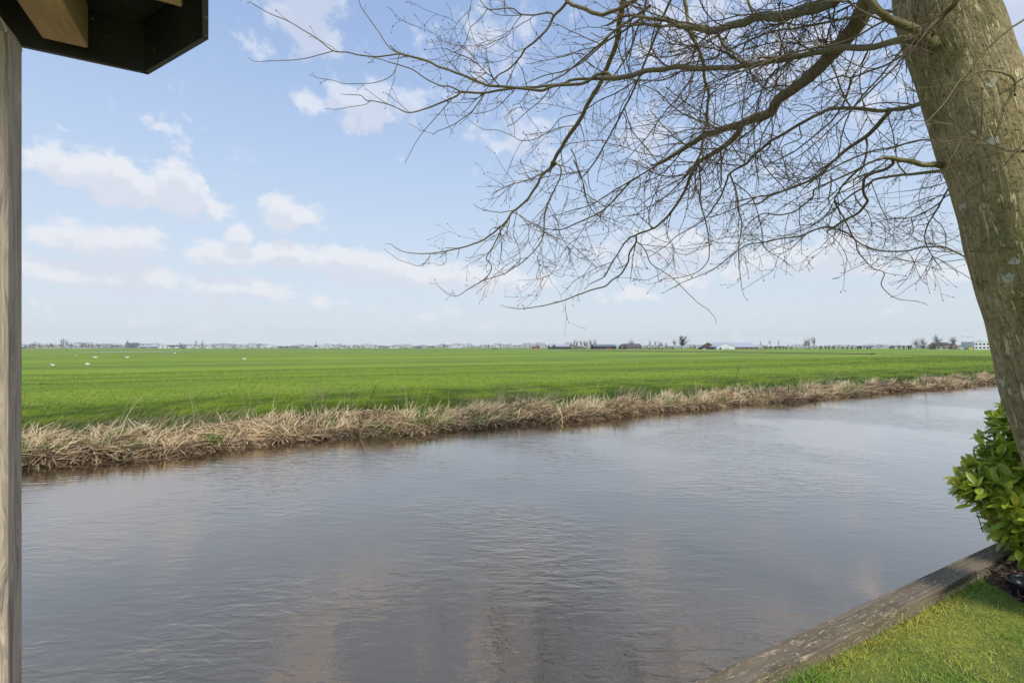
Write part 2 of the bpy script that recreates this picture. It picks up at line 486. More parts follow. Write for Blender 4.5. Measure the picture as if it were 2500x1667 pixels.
M_RAFTER = mat('rafter_wood', f_wood((0.80, 0.56, 0.37), (0.58, 0.37, 0.22), grain=(2.5, 55, 1)))

def f_beam(N, b):
    uv = N.n('ShaderNodeTexCoord').outputs['UV']
    g = N.noise(N.mapping(uv, (1.6, 70, 1)), 1.0, 5, 0.6, 0.6)
    m = N.noise(N.mapping(uv, (2.2, 9, 1)), 1.0, 4, 0.6)
    a = N.mix(N.mr(g, 0.3, 0.7), (0.25, 0.195, 0.13), (0.105, 0.08, 0.052))
    a = N.mix(N.mr(m, 0.40, 0.66, 0, .85), a, (0.11, 0.085, 0.04))
    sc = N.noise(N.mapping(uv, (11, 55, 1), (0, 0, R(4))), 1.0, 3, 0.7, 1.4)
    a = N.mix(N.m('MULTIPLY', N.mr(sc, 0.56, 0.63), N.mr(m, .35, .55)), a, (0.42, 0.33, 0.22))
    sp = N.noise(N.mapping(uv, (85, 110, 1)), 1.0, 2, 0.5)
    ss = N.noise(N.mapping(uv, (2.6, 7, 1), (0, 0, 0), (3, 1, 0)), 1.0, 3)
    a = N.mix(N.m('MULTIPLY', N.mr(sp, 0.635, 0.67), N.mr(ss, 0.46, 0.58)), a, (0.45, 0.42, 0.17))
    dk = N.noise(N.mapping(uv, (3, 16, 1), (0, 0, 0), (0, 5, 0)), 1.0, 4)
    a = N.mix(N.mr(dk, 0.6, 0.75, 0, .7), a, (0.035, 0.028, 0.018))
    N.set(b, 'Base_Color', a); N.set(b, 'Roughness', 0.8)
    N.set(b, 'Normal', N.n('ShaderNodeBump', None, Strength=0.5, Distance=0.004, Height=g).outputs[0])
M_BEAM = mat('quay_beam_wood', f_beam)

def f_black(N, b):
    tc = N.n('ShaderNodeTexCoord').outputs['Object']
    n1 = N.noise(tc, 5, 4, 0.6)
    n2 = N.noise(tc, 60, 3, 0.6, 1.2)
    n3 = N.noise(tc, 34, 2, 0.5)
    a = N.mix(N.mr(n1, 0.35, 0.7), (0.025, 0.025, 0.029), (0.06, 0.062, 0.07))
    a = N.mix(N.m('MULTIPLY', N.mr(n2, 0.62, 0.72), .22), a, (0.16, 0.16, 0.17))
    a = N.mix(N.mr(n3, 0.70, 0.72), a, (0.30, 0.24, 0.16))
    N.set(b, 'Base_Color', a); N.set(b, 'Roughness', 0.36); N.set(b, 'Specular_IOR_Level', 0.8)
M_BLACK = mat('black_panel', f_black)

def f_leaf(N, b):
    a = N.n('ShaderNodeAttribute', {'attribute_name': 'tint'}).outputs[0]
    uv = N.n('ShaderNodeTexCoord').outputs['UV']
    sp = N.n('ShaderNodeSeparateXYZ', None, i0=uv)
    mid = N.mr(N.m('ABSOLUTE', sp.outputs[0]), 0.03, 0.09, 1, 0)
    vein = N.m('SINE', N.m('MULTIPLY', N.m('SUBTRACT', sp.outputs[1], N.m('MULTIPLY', N.m('ABSOLUTE', sp.outputs[0]), 0.5)), 50.0))
    c = N.mix(N.m('MULTIPLY', mid, .55), a, (0.30, 0.38, 0.09))
    c = N.mix(N.mr(vein, 0.75, 1.0, 0, .16), c, (0.26, 0.36, 0.07))
    N.set(b, 'Base_Color', c); N.set(b, 'Roughness', 0.30); N.set(b, 'Specular_IOR_Level', 0.5)
    N.set(b, 'Normal', N.n('ShaderNodeBump', None, Strength=0.25, Distance=0.003, Height=vein).outputs[0])
    tr = N.n('ShaderNodeBsdfTranslucent', None, Color=c)
    mx = N.n('ShaderNodeMixShader', None, Fac=0.36)
    N.t.links.new(b.outputs[0], mx.inputs[1]); N.t.links.new(tr.outputs[0], mx.inputs[2])
    out = [x for x in N.t.nodes if x.bl_idname == 'ShaderNodeOutputMaterial'][0]
    N.t.links.new(mx.outputs[0], out.inputs[0])
M_LEAF = mat('laurel_leaf', f_leaf)
M_GRASS = tinted('grass_blade', 0.55, 0.3, 0.3)
M_STRAW = tinted('dead_reed_straw', 0.7, 0.25, 0.12)
M_STALK = tinted('dry_stalk_bark', 0.8, 0.2)
M_SOIL = simple('soil', (0.045, 0.03, 0.02), (0.02, 0.014, 0.01), 30.0, 0.95, 0.8)
M_MULCH = tinted('bark_mulch', 0.9, 0.2)

# ------------------------------------------------------------------ water, field, lawn
def ease(a, b, x):
    t = np.clip((x - a) / (b - a), 0, 1)
    return t * t * (3 - 2 * t)

def wav(s, n, f, seed):
    r = np.random.default_rng(seed)
    o = 0
    for i in range(5):
        a = r.uniform(0, 6.28); k = f * r.uniform(0.6, 1.6); p = r.uniform(0, 6.28)
        o = o + np.sin((s * math.cos(a) + n * math.sin(a)) * k + p)
    return o / 5

def shore(s):      # position of the far water line
    return 10.82 + 0.16 * np.sin(s * 0.55 + 1) + 0.10 * np.sin(s * 1.37) + 0.06 * np.sin(s * 3.1 + 2)

def field_z(s, n):
    e = n - shore(s)
    z = -0.55 + 0.55 * ease(-1.2, 0.0, e) + 0.20 * ease(0, 0.9, e) + 0.22 * ease(0.7, 2.4, e)
    z = z + 0.05 * wav(s, n, 1.6, 3) * ease(0.2, 1.5, e) * (1 - ease(25, 60, n))
    z = z - 0.87 * ease(15, 95, n) ** 0.8
    z = z - 0.10 * ease(28.6, 29.6, n + 1.2 * np.sin(s * .05)) * (1 - ease(35, 60, n))
    z = z + 0.05 * wav(s, n, 0.25, 5) * ease(14, 20, n) * (1 - ease(300, 600, n))
    return z

S = np.concatenate([-np.geomspace(1900, 8, 60), np.arange(-7.5, 60, 0.25), np.geomspace(61, 1900, 70)])
Nn = np.concatenate([np.arange(9.3, 16, 0.16), np.geomspace(16, 1900, 150)])
SS, NNg = np.meshgrid(S, Nn, indexing='ij')
ZZ = field_z(SS, NNg)
mb = MB()
V = np.stack([SS, NNg, ZZ], -1).reshape(-1, 3)
idx = np.arange(V.shape[0]).reshape(SS.shape)
mb.add(V, np.stack([idx[:-1, :-1], idx[1:, :-1], idx[1:, 1:], idx[:-1, 1:]], -1).reshape(-1, 4))
fo = mb.build('field', M_FIELD)
fo.rotation_euler = (0, 0, math.atan2(dV[1], dV[0]))
tag(fo, kind='structure')

mb = MB()
mb.add([sn(-1900, 1.40), sn(1900, 1.40), sn(1900, 11.6), sn(-1900, 11.6)], [(0, 1, 2, 3)])
wo_ = mb.build('water', M_WATER)
tag(wo_, kind='structure')
mb = MB()
mb.add([sn(-1900, 1.2, -1.2), sn(1900, 1.2, -1.2), sn(1900, 12, -1.2), sn(-1900, 12, -1.2)], [(0, 1, 2, 3)])
tag(mb.build('canal_bed', M_SOIL), kind='structure')

LZ = 0.41
mb = MB()
ls = np.concatenate([np.linspace(-60, -4, 12), np.arange(-3.5, 8, 0.08), np.linspace(9, 70, 14)])
ln = np.concatenate([np.linspace(-60, -3, 10), np.arange(-2.8, 1.385, 0.08), [1.385]])
A, B = np.meshgrid(ls, ln, indexing='ij')
Z = LZ + 0.008 * wav(A, B, 6, 9) - 0.02 * ease(1.30, 1.385, B)
V = np.array([sn(a, b, z) for a, b, z in zip(A.ravel(), B.ravel(), Z.ravel())])
idx = np.arange(len(V)).reshape(A.shape)
mb.add(V, np.stack([idx[:-1, :-1], idx[1:, :-1], idx[1:, 1:], idx[:-1, 1:]], -1).reshape(-1, 4))
tag(mb.build('lawn', M_LAWN), kind='structure')

def in_bed(s, n):
    return (s > 4.28 - 0.85 * (1.4 - n) + 0.05 * np.sin(n * 9)) & (n > 0.2) & (n < 1.39) & (s < 7)
bs, bn = np.meshgrid(np.arange(3.1, 7.0, 0.05), np.arange(0.2, 1.386, 0.05), indexing='ij')
Z = LZ - 0.02 + 0.045 * ease(0, .25, bs - (4.25 - 0.85 * (1.4 - bn) + 0.05 * np.sin(bn * 9))) + 0.008 * wav(bs, bn, 20, 4)
V = np.array([sn(a, b, z) for a, b, z in zip(bs.ravel(), bn.ravel(), Z.ravel())])
idx = np.arange(len(V)).reshape(bs.shape)
mb = MB()
mb.add(V, np.stack([idx[:-1, :-1], idx[1:, :-1], idx[1:, 1:], idx[:-1, 1:]], -1).reshape(-1, 4))
tag(mb.build('soil_bed', M_SOIL), kind='structure')
# bark mulch
N_ = 2600
s_ = rng.uniform(3.6, 5.6, N_); n_ = rng.uniform(0.5, 1.38, N_)
k = in_bed(s_, n_); s_, n_ = s_[k], n_[k]
base = s_[:, None] * dV + n_[:, None] * nV
base[:, 2] = LZ + 0.025 + rng.uniform(0, 0.02, len(s_))
up = rng.normal(size=(len(s_), 3)); up[:, 2] = np.abs(up[:, 2]) * .3; up /= np.linalg.norm(up, axis=1)[:, None]
c = np.array([0.10, 0.06, 0.035]) * rng.uniform(0.3, 1.6, (len(s_), 1)) + rng.uniform(0, .02, (len(s_), 3))
mb = MB()
blades(mb, base, up, rng.uniform(.015, .05, len(s_)), rng.uniform(.006, .016, len(s_)), np.zeros((len(s_), 3)), 1, c, taper=.3)
tag(mb.build('bark_mulch', M_MULCH), 'loose brown bark mulch under the laurel hedge', 'mulch', kind='stuff')

# lawn blades
def lawn_blades():
    mb = MB()
    n1, n2 = 120000, 30000
    s_ = np.concatenate([rng.uniform(0.6, 5.2, n1), rng.uniform(-2, 8, n2)])
    n_ = np.concatenate([1.385 - rng.uniform(0, 1, n1) ** 1.0 * 2.1, rng.uniform(-3, 1.38, n2)])
    k = ~in_bed(s_, n_) | (rng.uniform(0, 1, len(s_)) < .02)
    s_, n_ = s_[k], n_[k]; N = len(s_)
    base = s_[:, None] * dV + n_[:, None] * nV
    base[:, 2] = LZ - 0.004 - 0.02 * ease(1.30, 1.385, n_)
    up = rng.normal(size=(N, 3)) * .55; up[:, 2] = 1; up /= np.linalg.norm(up, axis=1)[:, None]
    bend = rng.normal(size=(N, 3)) * .45; bend[:, 2] = -.25
    pat = wav(s_, n_, 3.4, 21) + .5 * wav(s_, n_, 9, 22)
    moss = ease(-0.30, 0.45, pat)
    L = rng.uniform(.014, .040, N) * (1.15 - .55 * moss)
    L *= np.where(n_ > 1.30, 1.6, 1) * np.where(rng.uniform(0, 1, N) < .12, 1.9, 1)
    g = np.stack([rng.uniform(.10, .18, N), rng.uniform(.20, .32, N), rng.uniform(.015, .035, N)], -1)
    y = np.stack([rng.uniform(.26, .38, N), rng.uniform(.30, .40, N), rng.uniform(.03, .06, N)], -1)
    st = np.array([.42, .36, .2])
    c = (g * (1 - moss[:, None]) + y * moss[:, None]) * np.array([1.75, 1.5, 2.2])
    c = np.where((rng.uniform(0, 1, N) < .07)[:, None], st * rng.uniform(.6, 1.1, (N, 1)), c)
    blades(mb, base, up, L, rng.uniform(.0018, .0036, N), bend, 2, c)
    tag(mb.build('lawn_grass', M_GRASS), 'short mossy green and yellow lawn grass beside the timber edging', 'grass', kind='stuff')
lawn_blades()

# ------------------------------------------------------------------ timber quay edging
def snM(v):
    o = v[:, 0:1] * dV + v[:, 1:2] * nV
    o[:, 2] = v[:, 2]
    return o
def uvbox(mb, a, b, axis=0, M=snM, bevel=0.004, off=0.0, **kw):
    """a bevel-less box with wood UVs: u runs along `axis`, v round the piece"""
    x0 = np.array(a, float); x1 = np.array(b, float)
    ax = axis; o1, o2 = [i for i in range(3) if i != ax]
    w, h = x1[o1] - x0[o1], x1[o2] - x0[o2]
    e = bevel
    prof = [(x0[o1] + e, x0[o2]), (x1[o1] - e, x0[o2]), (x1[o1], x0[o2] + e), (x1[o1], x1[o2] - e), (x1[o1] - e, x1[o2]), (x0[o1] + e, x1[o2]), (x0[o1], x1[o2] - e), (x0[o1], x0[o2] + e)]
    nseg = max(2, int((x1[ax] - x0[ax]) / 0.25) + 1)
    us = np.linspace(x0[ax], x1[ax], nseg)
    V, UV, Fc = [], [], []
    for i, u in enumerate(us):
        per = 0
        for j in range(9):
            p = prof[j % 8]
            if j: per += math.hypot(p[0] - prof[j - 1][0], p[1] - prof[j - 1][1])
            q = [0, 0, 0]; q[ax] = u; q[o1] = p[0]; q[o2] = p[1]
            V.append(q); UV.append((u + off, per + off))
    for i in range(nseg - 1):
        for j in range(8):
            Fc.append((i * 9 + j, i * 9 + j + 1, (i + 1) * 9 + j + 1, (i + 1) * 9 + j))
    V = np.array(V, float)
    mb.add(M(V) if M else V, Fc, uv=np.array(UV), **kw)
    for i, u in ((0, us[0]), (1, us[-1])):
        vv = np.array([[0, 0, 0]] * 8, float); uvv = []
        for j, p in enumerate(prof):
            vv[j, ax] = u; vv[j, o1] = p[0]; vv[j, o2] = p[1]; uvv.append((off + p[0] * .2, p[1]))
        mb.add(M(vv) if M else vv, [tuple(range(8))], uv=np.array(uvv), **kw)
q = empty('timber_quay_edge', sn(2.5, 1.45, 0.0))
tag(q, 'weathered brown timber edging board between the lawn and the canal', 'edging')
mb = MB(); uvbox(mb, (-4, 1.398, .402), (4.95, 1.530, .452), 0)
mb.build('top_board', M_BEAM, q, smooth=False)
mb = MB(); uvbox(mb, (4.956, 1.389, .400), (30, 1.530, .450), 0, off=3)
mb.build('top_board', M_BEAM, q, smooth=False)
mb = MB()
for i in range(150):
    a = -4 + i * 0.2
    uvbox(mb, (a, 1.42, -.9), (a + .194, 1.455, .400), 2, off=i * .37)
mb.build('sheet_boards', M_BEAM, q, smooth=False)
M_SCREW = simple('screw_steel', (0.62, 0.62, 0.6), (0.5, 0.5, 0.5), 50, 0.3)
for (px, py) in ((1946, 1596), (2109, 1521), (2226, 1458), (2332, 1407)):
    Y = (CZ - .452) * F / (py - HZ); p = pt(px, py, Y)
    mb = MB()
    K = 12; aa = np.linspace(0, 2 * math.pi, K, endpoint=False)
    ring = lambda r, z: np.stack([p[0] + r * np.cos(aa), p[1] + r * np.sin(aa), np.full(K, z)], -1)
    V = np.vstack([ring(.0050, .4515), ring(.0048, .4535), ring(.003, .4545), p[None] * [1, 1, 0] + [0, 0, .4540]])
    Fq = [(r * K + j, r * K + (j + 1) % K, (r + 1) * K + (j + 1) % K, (r + 1) * K + j) for r in range(2) for j in range(K)]
    mb.add(V, Fq); mb.add(V, [(2 * K + j, 2 * K + (j + 1) % K, 3 * K) for j in range(K)])
    mb.build('screw', M_SCREW, q)

# ------------------------------------------------------------------ garden shelter (post, soffit, rafters)
def shelter():
    Y0, sz = 1.353, 0.100
    c0 = pt(18, HZ, Y0)
    root = empty('garden_shelter', (c0[0], c0[1], 0))
    tag(root, 'wooden shelter with black boarded eaves and grey weathered post', 'shelter')
    s0, n0 = c0[:2] @ dV[:2], c0[:2] @ nV[:2]
    top = CZ + 0.985
    mb = MB(); uvbox(mb, (s0 - sz, n0, -.8), (s0, n0 + sz, CZ + .88), 2, bevel=.006)
    # rounded shoulder at the head of the post
    prev = None
    hz = np.linspace(CZ + .88, top, 9)
    for i in range(8):
        k0, k1 = (i / 8) ** 1.8, ((i + 1) / 8) ** 1.8
        V = []
        for z_, k_ in ((hz[i], k0), (hz[i + 1], k1)):
            r_ = s0 - sz * .85 * k_; f_ = n0 + sz
            V += [(s0 - sz, n0, z_), (r_, n0, z_), (r_, f_, z_), (s0 - sz, f_, z_)]
        V = snM(np.array(V))
        mb.add(V, [(0, 1, 5, 4), (1, 2, 6, 5), (2, 3, 7, 6), (3, 0, 4, 7)], uv=np.array([[v_[2], q_ * .1] for v_, q_ in zip(V, [0, 1, 2, 3] * 2)]))
    mb.build('post', M_POST, root, smooth=False)
    H = 1.0
    def up(px, py, h=H):
        Y = h * F / (HZ - py); return pt(px, py, Y)
    B_, C_ = up(362, 183), up(509, 97)
    A_ = B_ - dV * 1.5
    D_ = C_ + (up(509, 1) - C_) * 2.6
    E_ = D_ - dV * 1.7
    poly = [A_, B_, C_, D_, E_]
    # soffit panel with real thickness
    def slab(name, poly, z0, z1, m):
        mb = MB(); n = len(poly)
        V = np.array([[p[0], p[1], z0] for p in poly] + [[p[0], p[1], z1] for p in poly])
        if n == 4:
            pass
        mb.add(V, [tuple(range(n))[::-1]]); mb.add(V, [tuple(range(n, 2 * n))])
        mb.add(V, [(i, (i + 1) % n, n + (i + 1) % n, n + i) for i in range(n)])
        return mb.build(name, m, root, smooth=False)
    z = CZ + H
    cen = sum(poly) / 5
    inner = [p + (cen - p) / np.linalg.norm((cen - p)[:2]) * .03 for p in poly]
    slab('soffit', inner, z + .172, z + .19, M_BLACK)
    slab('roof_cover', [p + (p - cen) * 0.03 for p in inner], z + .20, z + .23, M_BLACK)
    # raised edge trim: fascia boards along A-B, B-C, C-D
    for a, b in ((A_, B_), (B_, C_), (C_, D_)):
        t = (b - a); L = np.linalg.norm(t); t /= L; nn = np.array([t[1], -t[0], 0.])
        if np.dot(nn, cen - a) > 0: nn = -nn
        mb = MB()
        q0 = [a - nn * .016, b - nn * .016, b + nn * .0, a + nn * .0]
        V = np.array([[p[0], p[1], z] for p in q0] + [[p[0], p[1], z + .195] for p in q0])
        mb.add(V, [(3, 2, 1, 0), (4, 5, 6, 7), (0, 1, 5, 4), (1, 2, 6, 5), (2, 3, 7, 6), (3, 0, 4, 7)])
        mb.build('fascia', M_BLACK, root, smooth=False)
    # level rafters running out to the eaves, with square-cut ends
    def rafter(pr, w, L, name='rafter', hgt=.15, lift=.02):
        sr, nr = pr[:2] @ dV[:2], pr[:2] @ nV[:2]
        mb = MB(); uvbox(mb, (sr - w, nr - L, z + lift), (sr, nr, z + lift + hgt), 1, bevel=.004, off=rng.uniform(0, 5))
        mb.build(name, M_RAFTER, root, smooth=False)
    rafter(np.array([-1.448, 1.651]), .118, 1.0)
    rafter(np.array([-.990, 1.452]), .118, .8)
    rafter(np.array([-1.448, 1.651]) - dV[:2] * .27, .11, .9, 'wall_plate', .15, .02)
shelter()

# ------------------------------------------------------------------ the leaning tree
TILE = {'A': (1000, 0), 'B': (1500, 0), 'C': (1900, 0), 'D': (950, 380), 'E': (1400, 380), 'F': (1850, 380), 'G': (600, 0)}
# (tile, points, width start px, width end px, depth start or None = joins an earlier branch, depth gain)
TR = [
 ('C', '870,-120 860,0 790,150 715,280 620,400 480,560 340,700 150,850 0,960 -60,1070 -130,1110', 52, 24, 3.0, .7),
 ('B', '1440,1110 1340,1130 1210,1190 1100,1215 990,1255 850,1300 700,1400 560,1490 430,1568', 24, 8, None, .5),
 ('E', '940,5 740,130 520,260 380,340 170,470 0,520 -120,560', 5, 2, None, .4),
 ('E', '620,205 530,265 440,370 290,520 140,600 0,660 -130,710 -270,700', 5, 2.5, None, .4),
 ('B', '1215,1190 1180,1280 1080,1380 960,1460 830,1540 720,1620', 16, 9, None, .3),
 ('E', '1222,50 1160,100 1110,220 1060,350 1000,450 900,580 820,660 730,710 620,750 540,790 480,850 430,930 340,1080 290,1160 160,1230', 9, 2, None, .5),
 ('E', '600,765 600,830 540,920 520,1020 460,1130 370,1190 300,1250 150,1290 50,1330 -80,1380 -240,1425 -380,1450 -520,1462 -590,1455', 5, 1.8, None, .3),
 ('E', '600,820 650,860 700,930 740,1030 850,1110 950,1170 1090,1310 1180,1400 1280,1470 1340,1530', 3, 1.5, None, .2),
 ('C', '600,-60 500,20 300,90 100,140 0,160 -160,150 -300,210 -480,250 -600,290 -720,280 -830,260 -950,240 -1050,195', 36, 12, 3.3, .8),
 ('B', '520,195 400,185 300,170 180,150 60,170 -60,240', 10, 5, None, .2),
 ('B', '740,275 560,240 420,260 300,240 120,250 0,290', 9, 4, None, .3),
 ('B', '700,280 760,380 810,490 850,620 860,760 900,880 890,1050 880,1180 850,1320 830,1460 770,1568 700,1660', 9, 5, None, .2),
 ('E', '1150,110 1000,280 880,390 740,480 600,560', 4.5, 1.6, None, .2),
 ('C', '1480,440 1380,350 1280,270 1200,240 1060,180 960,100 860,-20 830,-80', 24, 17, 2.38, -.15),
 ('C', '1330,370 1200,375 1000,430 850,460 620,455 450,490 250,530 0,570 -160,610 -330,630 -400,650 -560,650 -750,655 -960,640 -1110,665 -1260,680 -1410,730 -1560,750 -1690,750', 18, 11, 2.42, .6),
 ('A', '1870,752 1780,755 1560,765 1480,800 1250,830 1050,840 900,860 680,890 492,880', 7, 5, None, .2),
 ('A', '1950,755 1890,700 1800,720 1680,790 1560,810 1390,820 1270,865 1120,855 950,835 750,820 650,780 490,715 380,670 280,640 180,590 50,555 -90,515', 8, 5, None, .2),
 ('G', '1478,515 1250,545 1100,530 950,500 840,490 700,385 550,290 420,210 250,140 50,30', 4, 2, None, .1),
 ('G', '840,490 640,545 500,570 330,582 140,592', 2.4, 1.6, None, .05),
 ('G', '1478,515 1380,465 1290,330 1180,180 1100,60 1080,-40', 3, 2, None, .1),
 ('G', '2060,880 1950,830 1860,820 1720,750 1600,670 1490,630 1350,590 1230,555', 4, 2, None, .05),
 ('G', '2055,885 2000,930 1850,990 1700,1050 1560,1080 1460,1040 1360,1000 1220,970 1150,960 1100,915 980,903', 5, 1.7, None, .1),
 ('G', '1190,970 1130,1005 1000,1025 865,1048', 1.8, 1.4, None, 0),
 ('G', '1470,520 1440,640 1390,730 1280,780 1160,800 950,803 830,770 700,750', 2.2, 1.4, None, .05),
 ('G', '1440,640 1420,760 1385,870 1365,960', 1.8, 1.2, None, 0),
 ('G', '1360,1000 1280,950 1185,880', 1.5, 1.2, None, 0),
 ('C', '1340,160 1200,140 1050,112 900,130 740,165 600,190 400,230 200,270 0,295 -128,330 -320,410 -490,490 -630,560 -810,600 -900,615', 8, 3.5, 2.55, .6),
 ('B', '290,-60 200,0 100,60 0,100 -120,140 -220,120 -270,90 -380,60 -450,20', 11, 8, 3.6, .2),
 ('A', '1510,20 1440,100 1380,160 1330,260 1270,330 1200,400 1110,470 1050,560 940,670 850,720 780,790', 7, 3, None, .2),
 ('A', '1380,155 1340,125 1200,145 1070,140 990,85 910,80 850,90 750,85 670,0', 4.5, 2, None, .1),
 ('A', '1070,148 940,150 840,140 750,90', 2, 1.5, None, 0),
 ('A', '745,90 700,150 640,220 580,270 530,430 460,560 385,595', 2.2, 1.4, None, .05),
 ('A', '1070,150 1000,240 940,340 850,380 740,430 560,445 400,435', 2.4, 1.3, None, .05),
 ('A', '1120,460 1000,500 920,570 780,600 640,605 580,585', 2, 1.2, None, .05),
 ('A', '600,-30 570,100 500,170 420,280', 1.8, 1.2, 3.7, .05),
 ('B', '100,-80 90,0 60,150 40,280 20,420 -50,600 -100,720 -150,830 -200,900 -260,1000 -300,1100 -380,1220 -450,1320 -500,1400 -570,1520 -600,1568', 15, 8, 4.1, .7),
 ('D', '1595,78 1480,170 1430,260 1380,340 1330,410 1250,490 1180,540 1130,620 1040,700 960,770 870,820 760,860 600,900 400,935 200,930 100,905 20,850', 8, 1.6, None, .4),
 ('D', '1180,545 1080,700 1030,800 990,880 930,980 980,1050 960,1130 900,1190 820,1240 740,1290 640,1345 560,1320 500,1275', 4, 1.5, None, .2),
 ('D', '400,935 350,1020 290,1055 190,1030 90,995 40,955', 1.7, 1.2, None, 0),
 ('D', '540,910 545,1010 490,1050 440,1030', 1.4, 1.1, None, 0),
 ('D', '1590,80 1640,110 1640,200 1580,330 1530,430 1490,580 1480,740 1440,850 1300,1000 1200,1070 1100,1130 970,1170 900,1195', 4, 2, None, .2),
 ('D', '1440,850 1450,900 1420,980 1440,1040 1410,1150 1430,1185 1500,1155', 1.8, 1.2, None, 0),
 ('D', '1440,1040 1500,1070 1560,1130 1660,1160 1685,1105', 1.4, 1.1, None, 0),
 ('D', '1230,500 1200,640 1190,760 1240,880 1250,1000 1190,1060', 2, 1.3, None, .1),
 ('D', '1200,530 1310,640 1340,720 1320,830 1250,930 1120,1000', 1.8, 1.2, None, .1),
 ('D', '1740,-60 1780,20 1810,160 1860,270 1890,430 1930,510 1880,660 1780,830 1710,960 1680,1015', 3, 1.2, 4.2, .3),
 ('D', '1530,450 1600,600 1650,780 1750,920 1850,990 1960,1000', 1.8, 1.2, None, .1),
 ('B', '310,-60 300,0 280,150 210,300 170,430 110,560 0,720 -100,830', 6, 3, 3.9, .3),
 ('B', '560,-60 540,0 480,130 410,300 340,480 270,650 200,820 100,1030 0,1220 -90,1380 -200,1568 -290,1680', 7, 3.5, 3.8, .6),
 ('B', '95,1035 170,1250 290,1400 420,1568', 3.4, 2, None, .2),
 ('A', '2300,60 2100,200 1960,300 1850,400 1700,530 1560,650 1450,730 1300,800', 7, 3, 3.7, .4),
 ('A', '2240,160 2050,300 1960,350 1820,450 1650,600 1480,680 1300,720 1180,770', 6, 2.4, 3.9, .4),
 ('A', '1900,360 1850,430 1650,480 1480,540 1350,570 1200,600', 3, 1.5, None, .2),
 ('A', '2200,750 2080,830 1960,900 1800,970 1640,1080 1450,1130 1340,1250 1150,1290', 4, 1.6, 4.2, .3),
 ('A', '1640,1200 1450,1220 1300,1280 1180,1340 1060,1345 960,1290 830,1245 720,1240 600,1180 540,1110', 3, 1.2, None, .2),
 ('B', '1690,830 1580,820 1450,850 1330,900 1240,960 1110,1010 980,1080', 5.5, 2, None, .2),
 ('B', '1240,960 1228,1060 1220,1190', 3, 4, None, 0),
 ('B', '650,-60 670,0 700,200 720,270', 9, 8, 3.9, -.1),
 ('B', '1260,-60 1280,0 1330,150', 5, 6, 3.7, -.1),
 ('B', '970,280 1050,440 1180,530 1260,610 1320,720 1400,810 1450,850', 6, 3.5, None, .1),
 ('C', '1640,960 1400,985 1310,1012 1200,1040 1060,1055 960,1065 850,1045 700,1035 500,1040 400,1090 200,1190 0,1310 -70,1345 -190,1450 -310,1568', 14, 6, 2.55, .9),
 ('E', '1650,78 1500,170 1470,230 1420,370 1340,500 1260,600 1150,680 1000,760 900,850 760,950', 6, 1.6, None, .3),
 ('C', '1060,1070 960,1190 840,1310 700,1400 600,1480 500,1568', 14, 8, None, .2),
 ('F', '696,78 590,190 420,270 280,330 120,385 60,430 0,460', 8, 4.5, None, .4),
 ('F', '120,385 0,390 -110,460 -250,520 -410,580 -590,605', 4, 2, None, .2),
 ('C', '840,1325 850,1420 820,1568 790,1640', 6, 4, None, .1),
 ('C', '1450,380 1320,430 1160,550 1000,640 850,690 700,745 600,730 430,790 330,860', 8, 3, 2.6, .5),
 ('C', '700,745 670,870 620,1000 520,1150 380,1270 200,1420 60,1500 -60,1560', 6, 3, None, .3),
 ('C', '205,1235 210,1330 40,1410 60,1568 90,1700', 3.5, 2.5, None, .1),
 ('F', '1965,135 1870,115 1790,100 1700,88 1600,90 1480,60 1300,30 1220,20', 19, 10, 2.72, -.15),
 ('F', '1290,35 1290,80 1200,140 1040,190 1010,290 1020,380 1050,440 960,550 830,620 720,690', 9, 6, None, .4),
 ('F', '720,690 620,690 500,730 400,770 200,800 50,830 -84,850 -204,920 -344,1030 -464,1110 -614,1170 -754,1230 -864,1290', 5, 1.5, None, .4),
 ('F', '2600,1370 2540,1330 2440,1270 2250,1150 2090,1030 1910,930 1800,880 1700,870 1560,880 1400,915 1180,910 1040,870 940,810 850,740 720,690', 4.2, 4.6, 2.2, 1.2),
 ('F', '1965,170 1860,160 1750,150 1560,170 1340,190 1120,230 1060,280 920,360 840,420 740,510 640,590 560,650 420,665 390,640', 11, 2, 2.72, .5),
 ('F', '1220,20 1120,50 1000,110 860,230 780,340 735,440 820,590 900,760 940,830 960,920 1050,1030 1110,1080 1190,1105 1210,1140 1180,1230 1240,1310 1340,1370 1470,1390 1580,1405', 6, 1.6, None, .5),
 ('F', '920,365 970,460 1050,540 1090,650 1090,750 1060,810', 3.6, 1.6, None, .1),
 ('F', '1000,110 840,190 700,250 550,320 520,400 400,500 320,545 200,570 60,555 -60,620', 5.5, 3, None, .3),
 ('F', '1990,320 1860,370 1790,400 1720,470 1600,540 1470,590 1340,600 1200,620 1090,645', 5, 1.5, 2.68, .3),
 ('F', '1470,592 1490,710 1460,770 1400,820 1290,820', 3.2, 1.2, None, 0),
 ('F', '1490,720 1580,770 1660,795 1855,775', 1.4, 1, None, 0),
 ('F', '1950,935 1900,940 1760,960 1610,1020 1480,1010 1360,1000', 2.4, 1.4, 2.3, 0),
 ('F', '1420,915 1480,980 1520,1090 1560,1170', 2.2, 1.4, None, 0),
 ('F', '1330,915 1280,1010 1140,1050', 1.8, 1.2, None, 0),
 ('F', '1090,260 1130,370 1190,520 1240,620 1255,720 1210,850', 2.6, 1.2, None, .1),
 ('F', '700,190 700,300 680,420 720,520 700,560', 4, 2, 3.3, .1),
 ('F', '620,695 740,800 830,920 850,1000 830,1130 825,1220', 2.2, 1.2, None, .1),
 ('F', '1045,1025 900,1085 820,1130 780,1170', 1.8, 1.2, None, 0),
 ('F', '800,720 700,850 560,900 450,1000', 2.2, 1.3, None, .1),
 ('F', '480,740 300,900 200,960 150,1090 0,1190', 2.4, 1.3, None, .1),
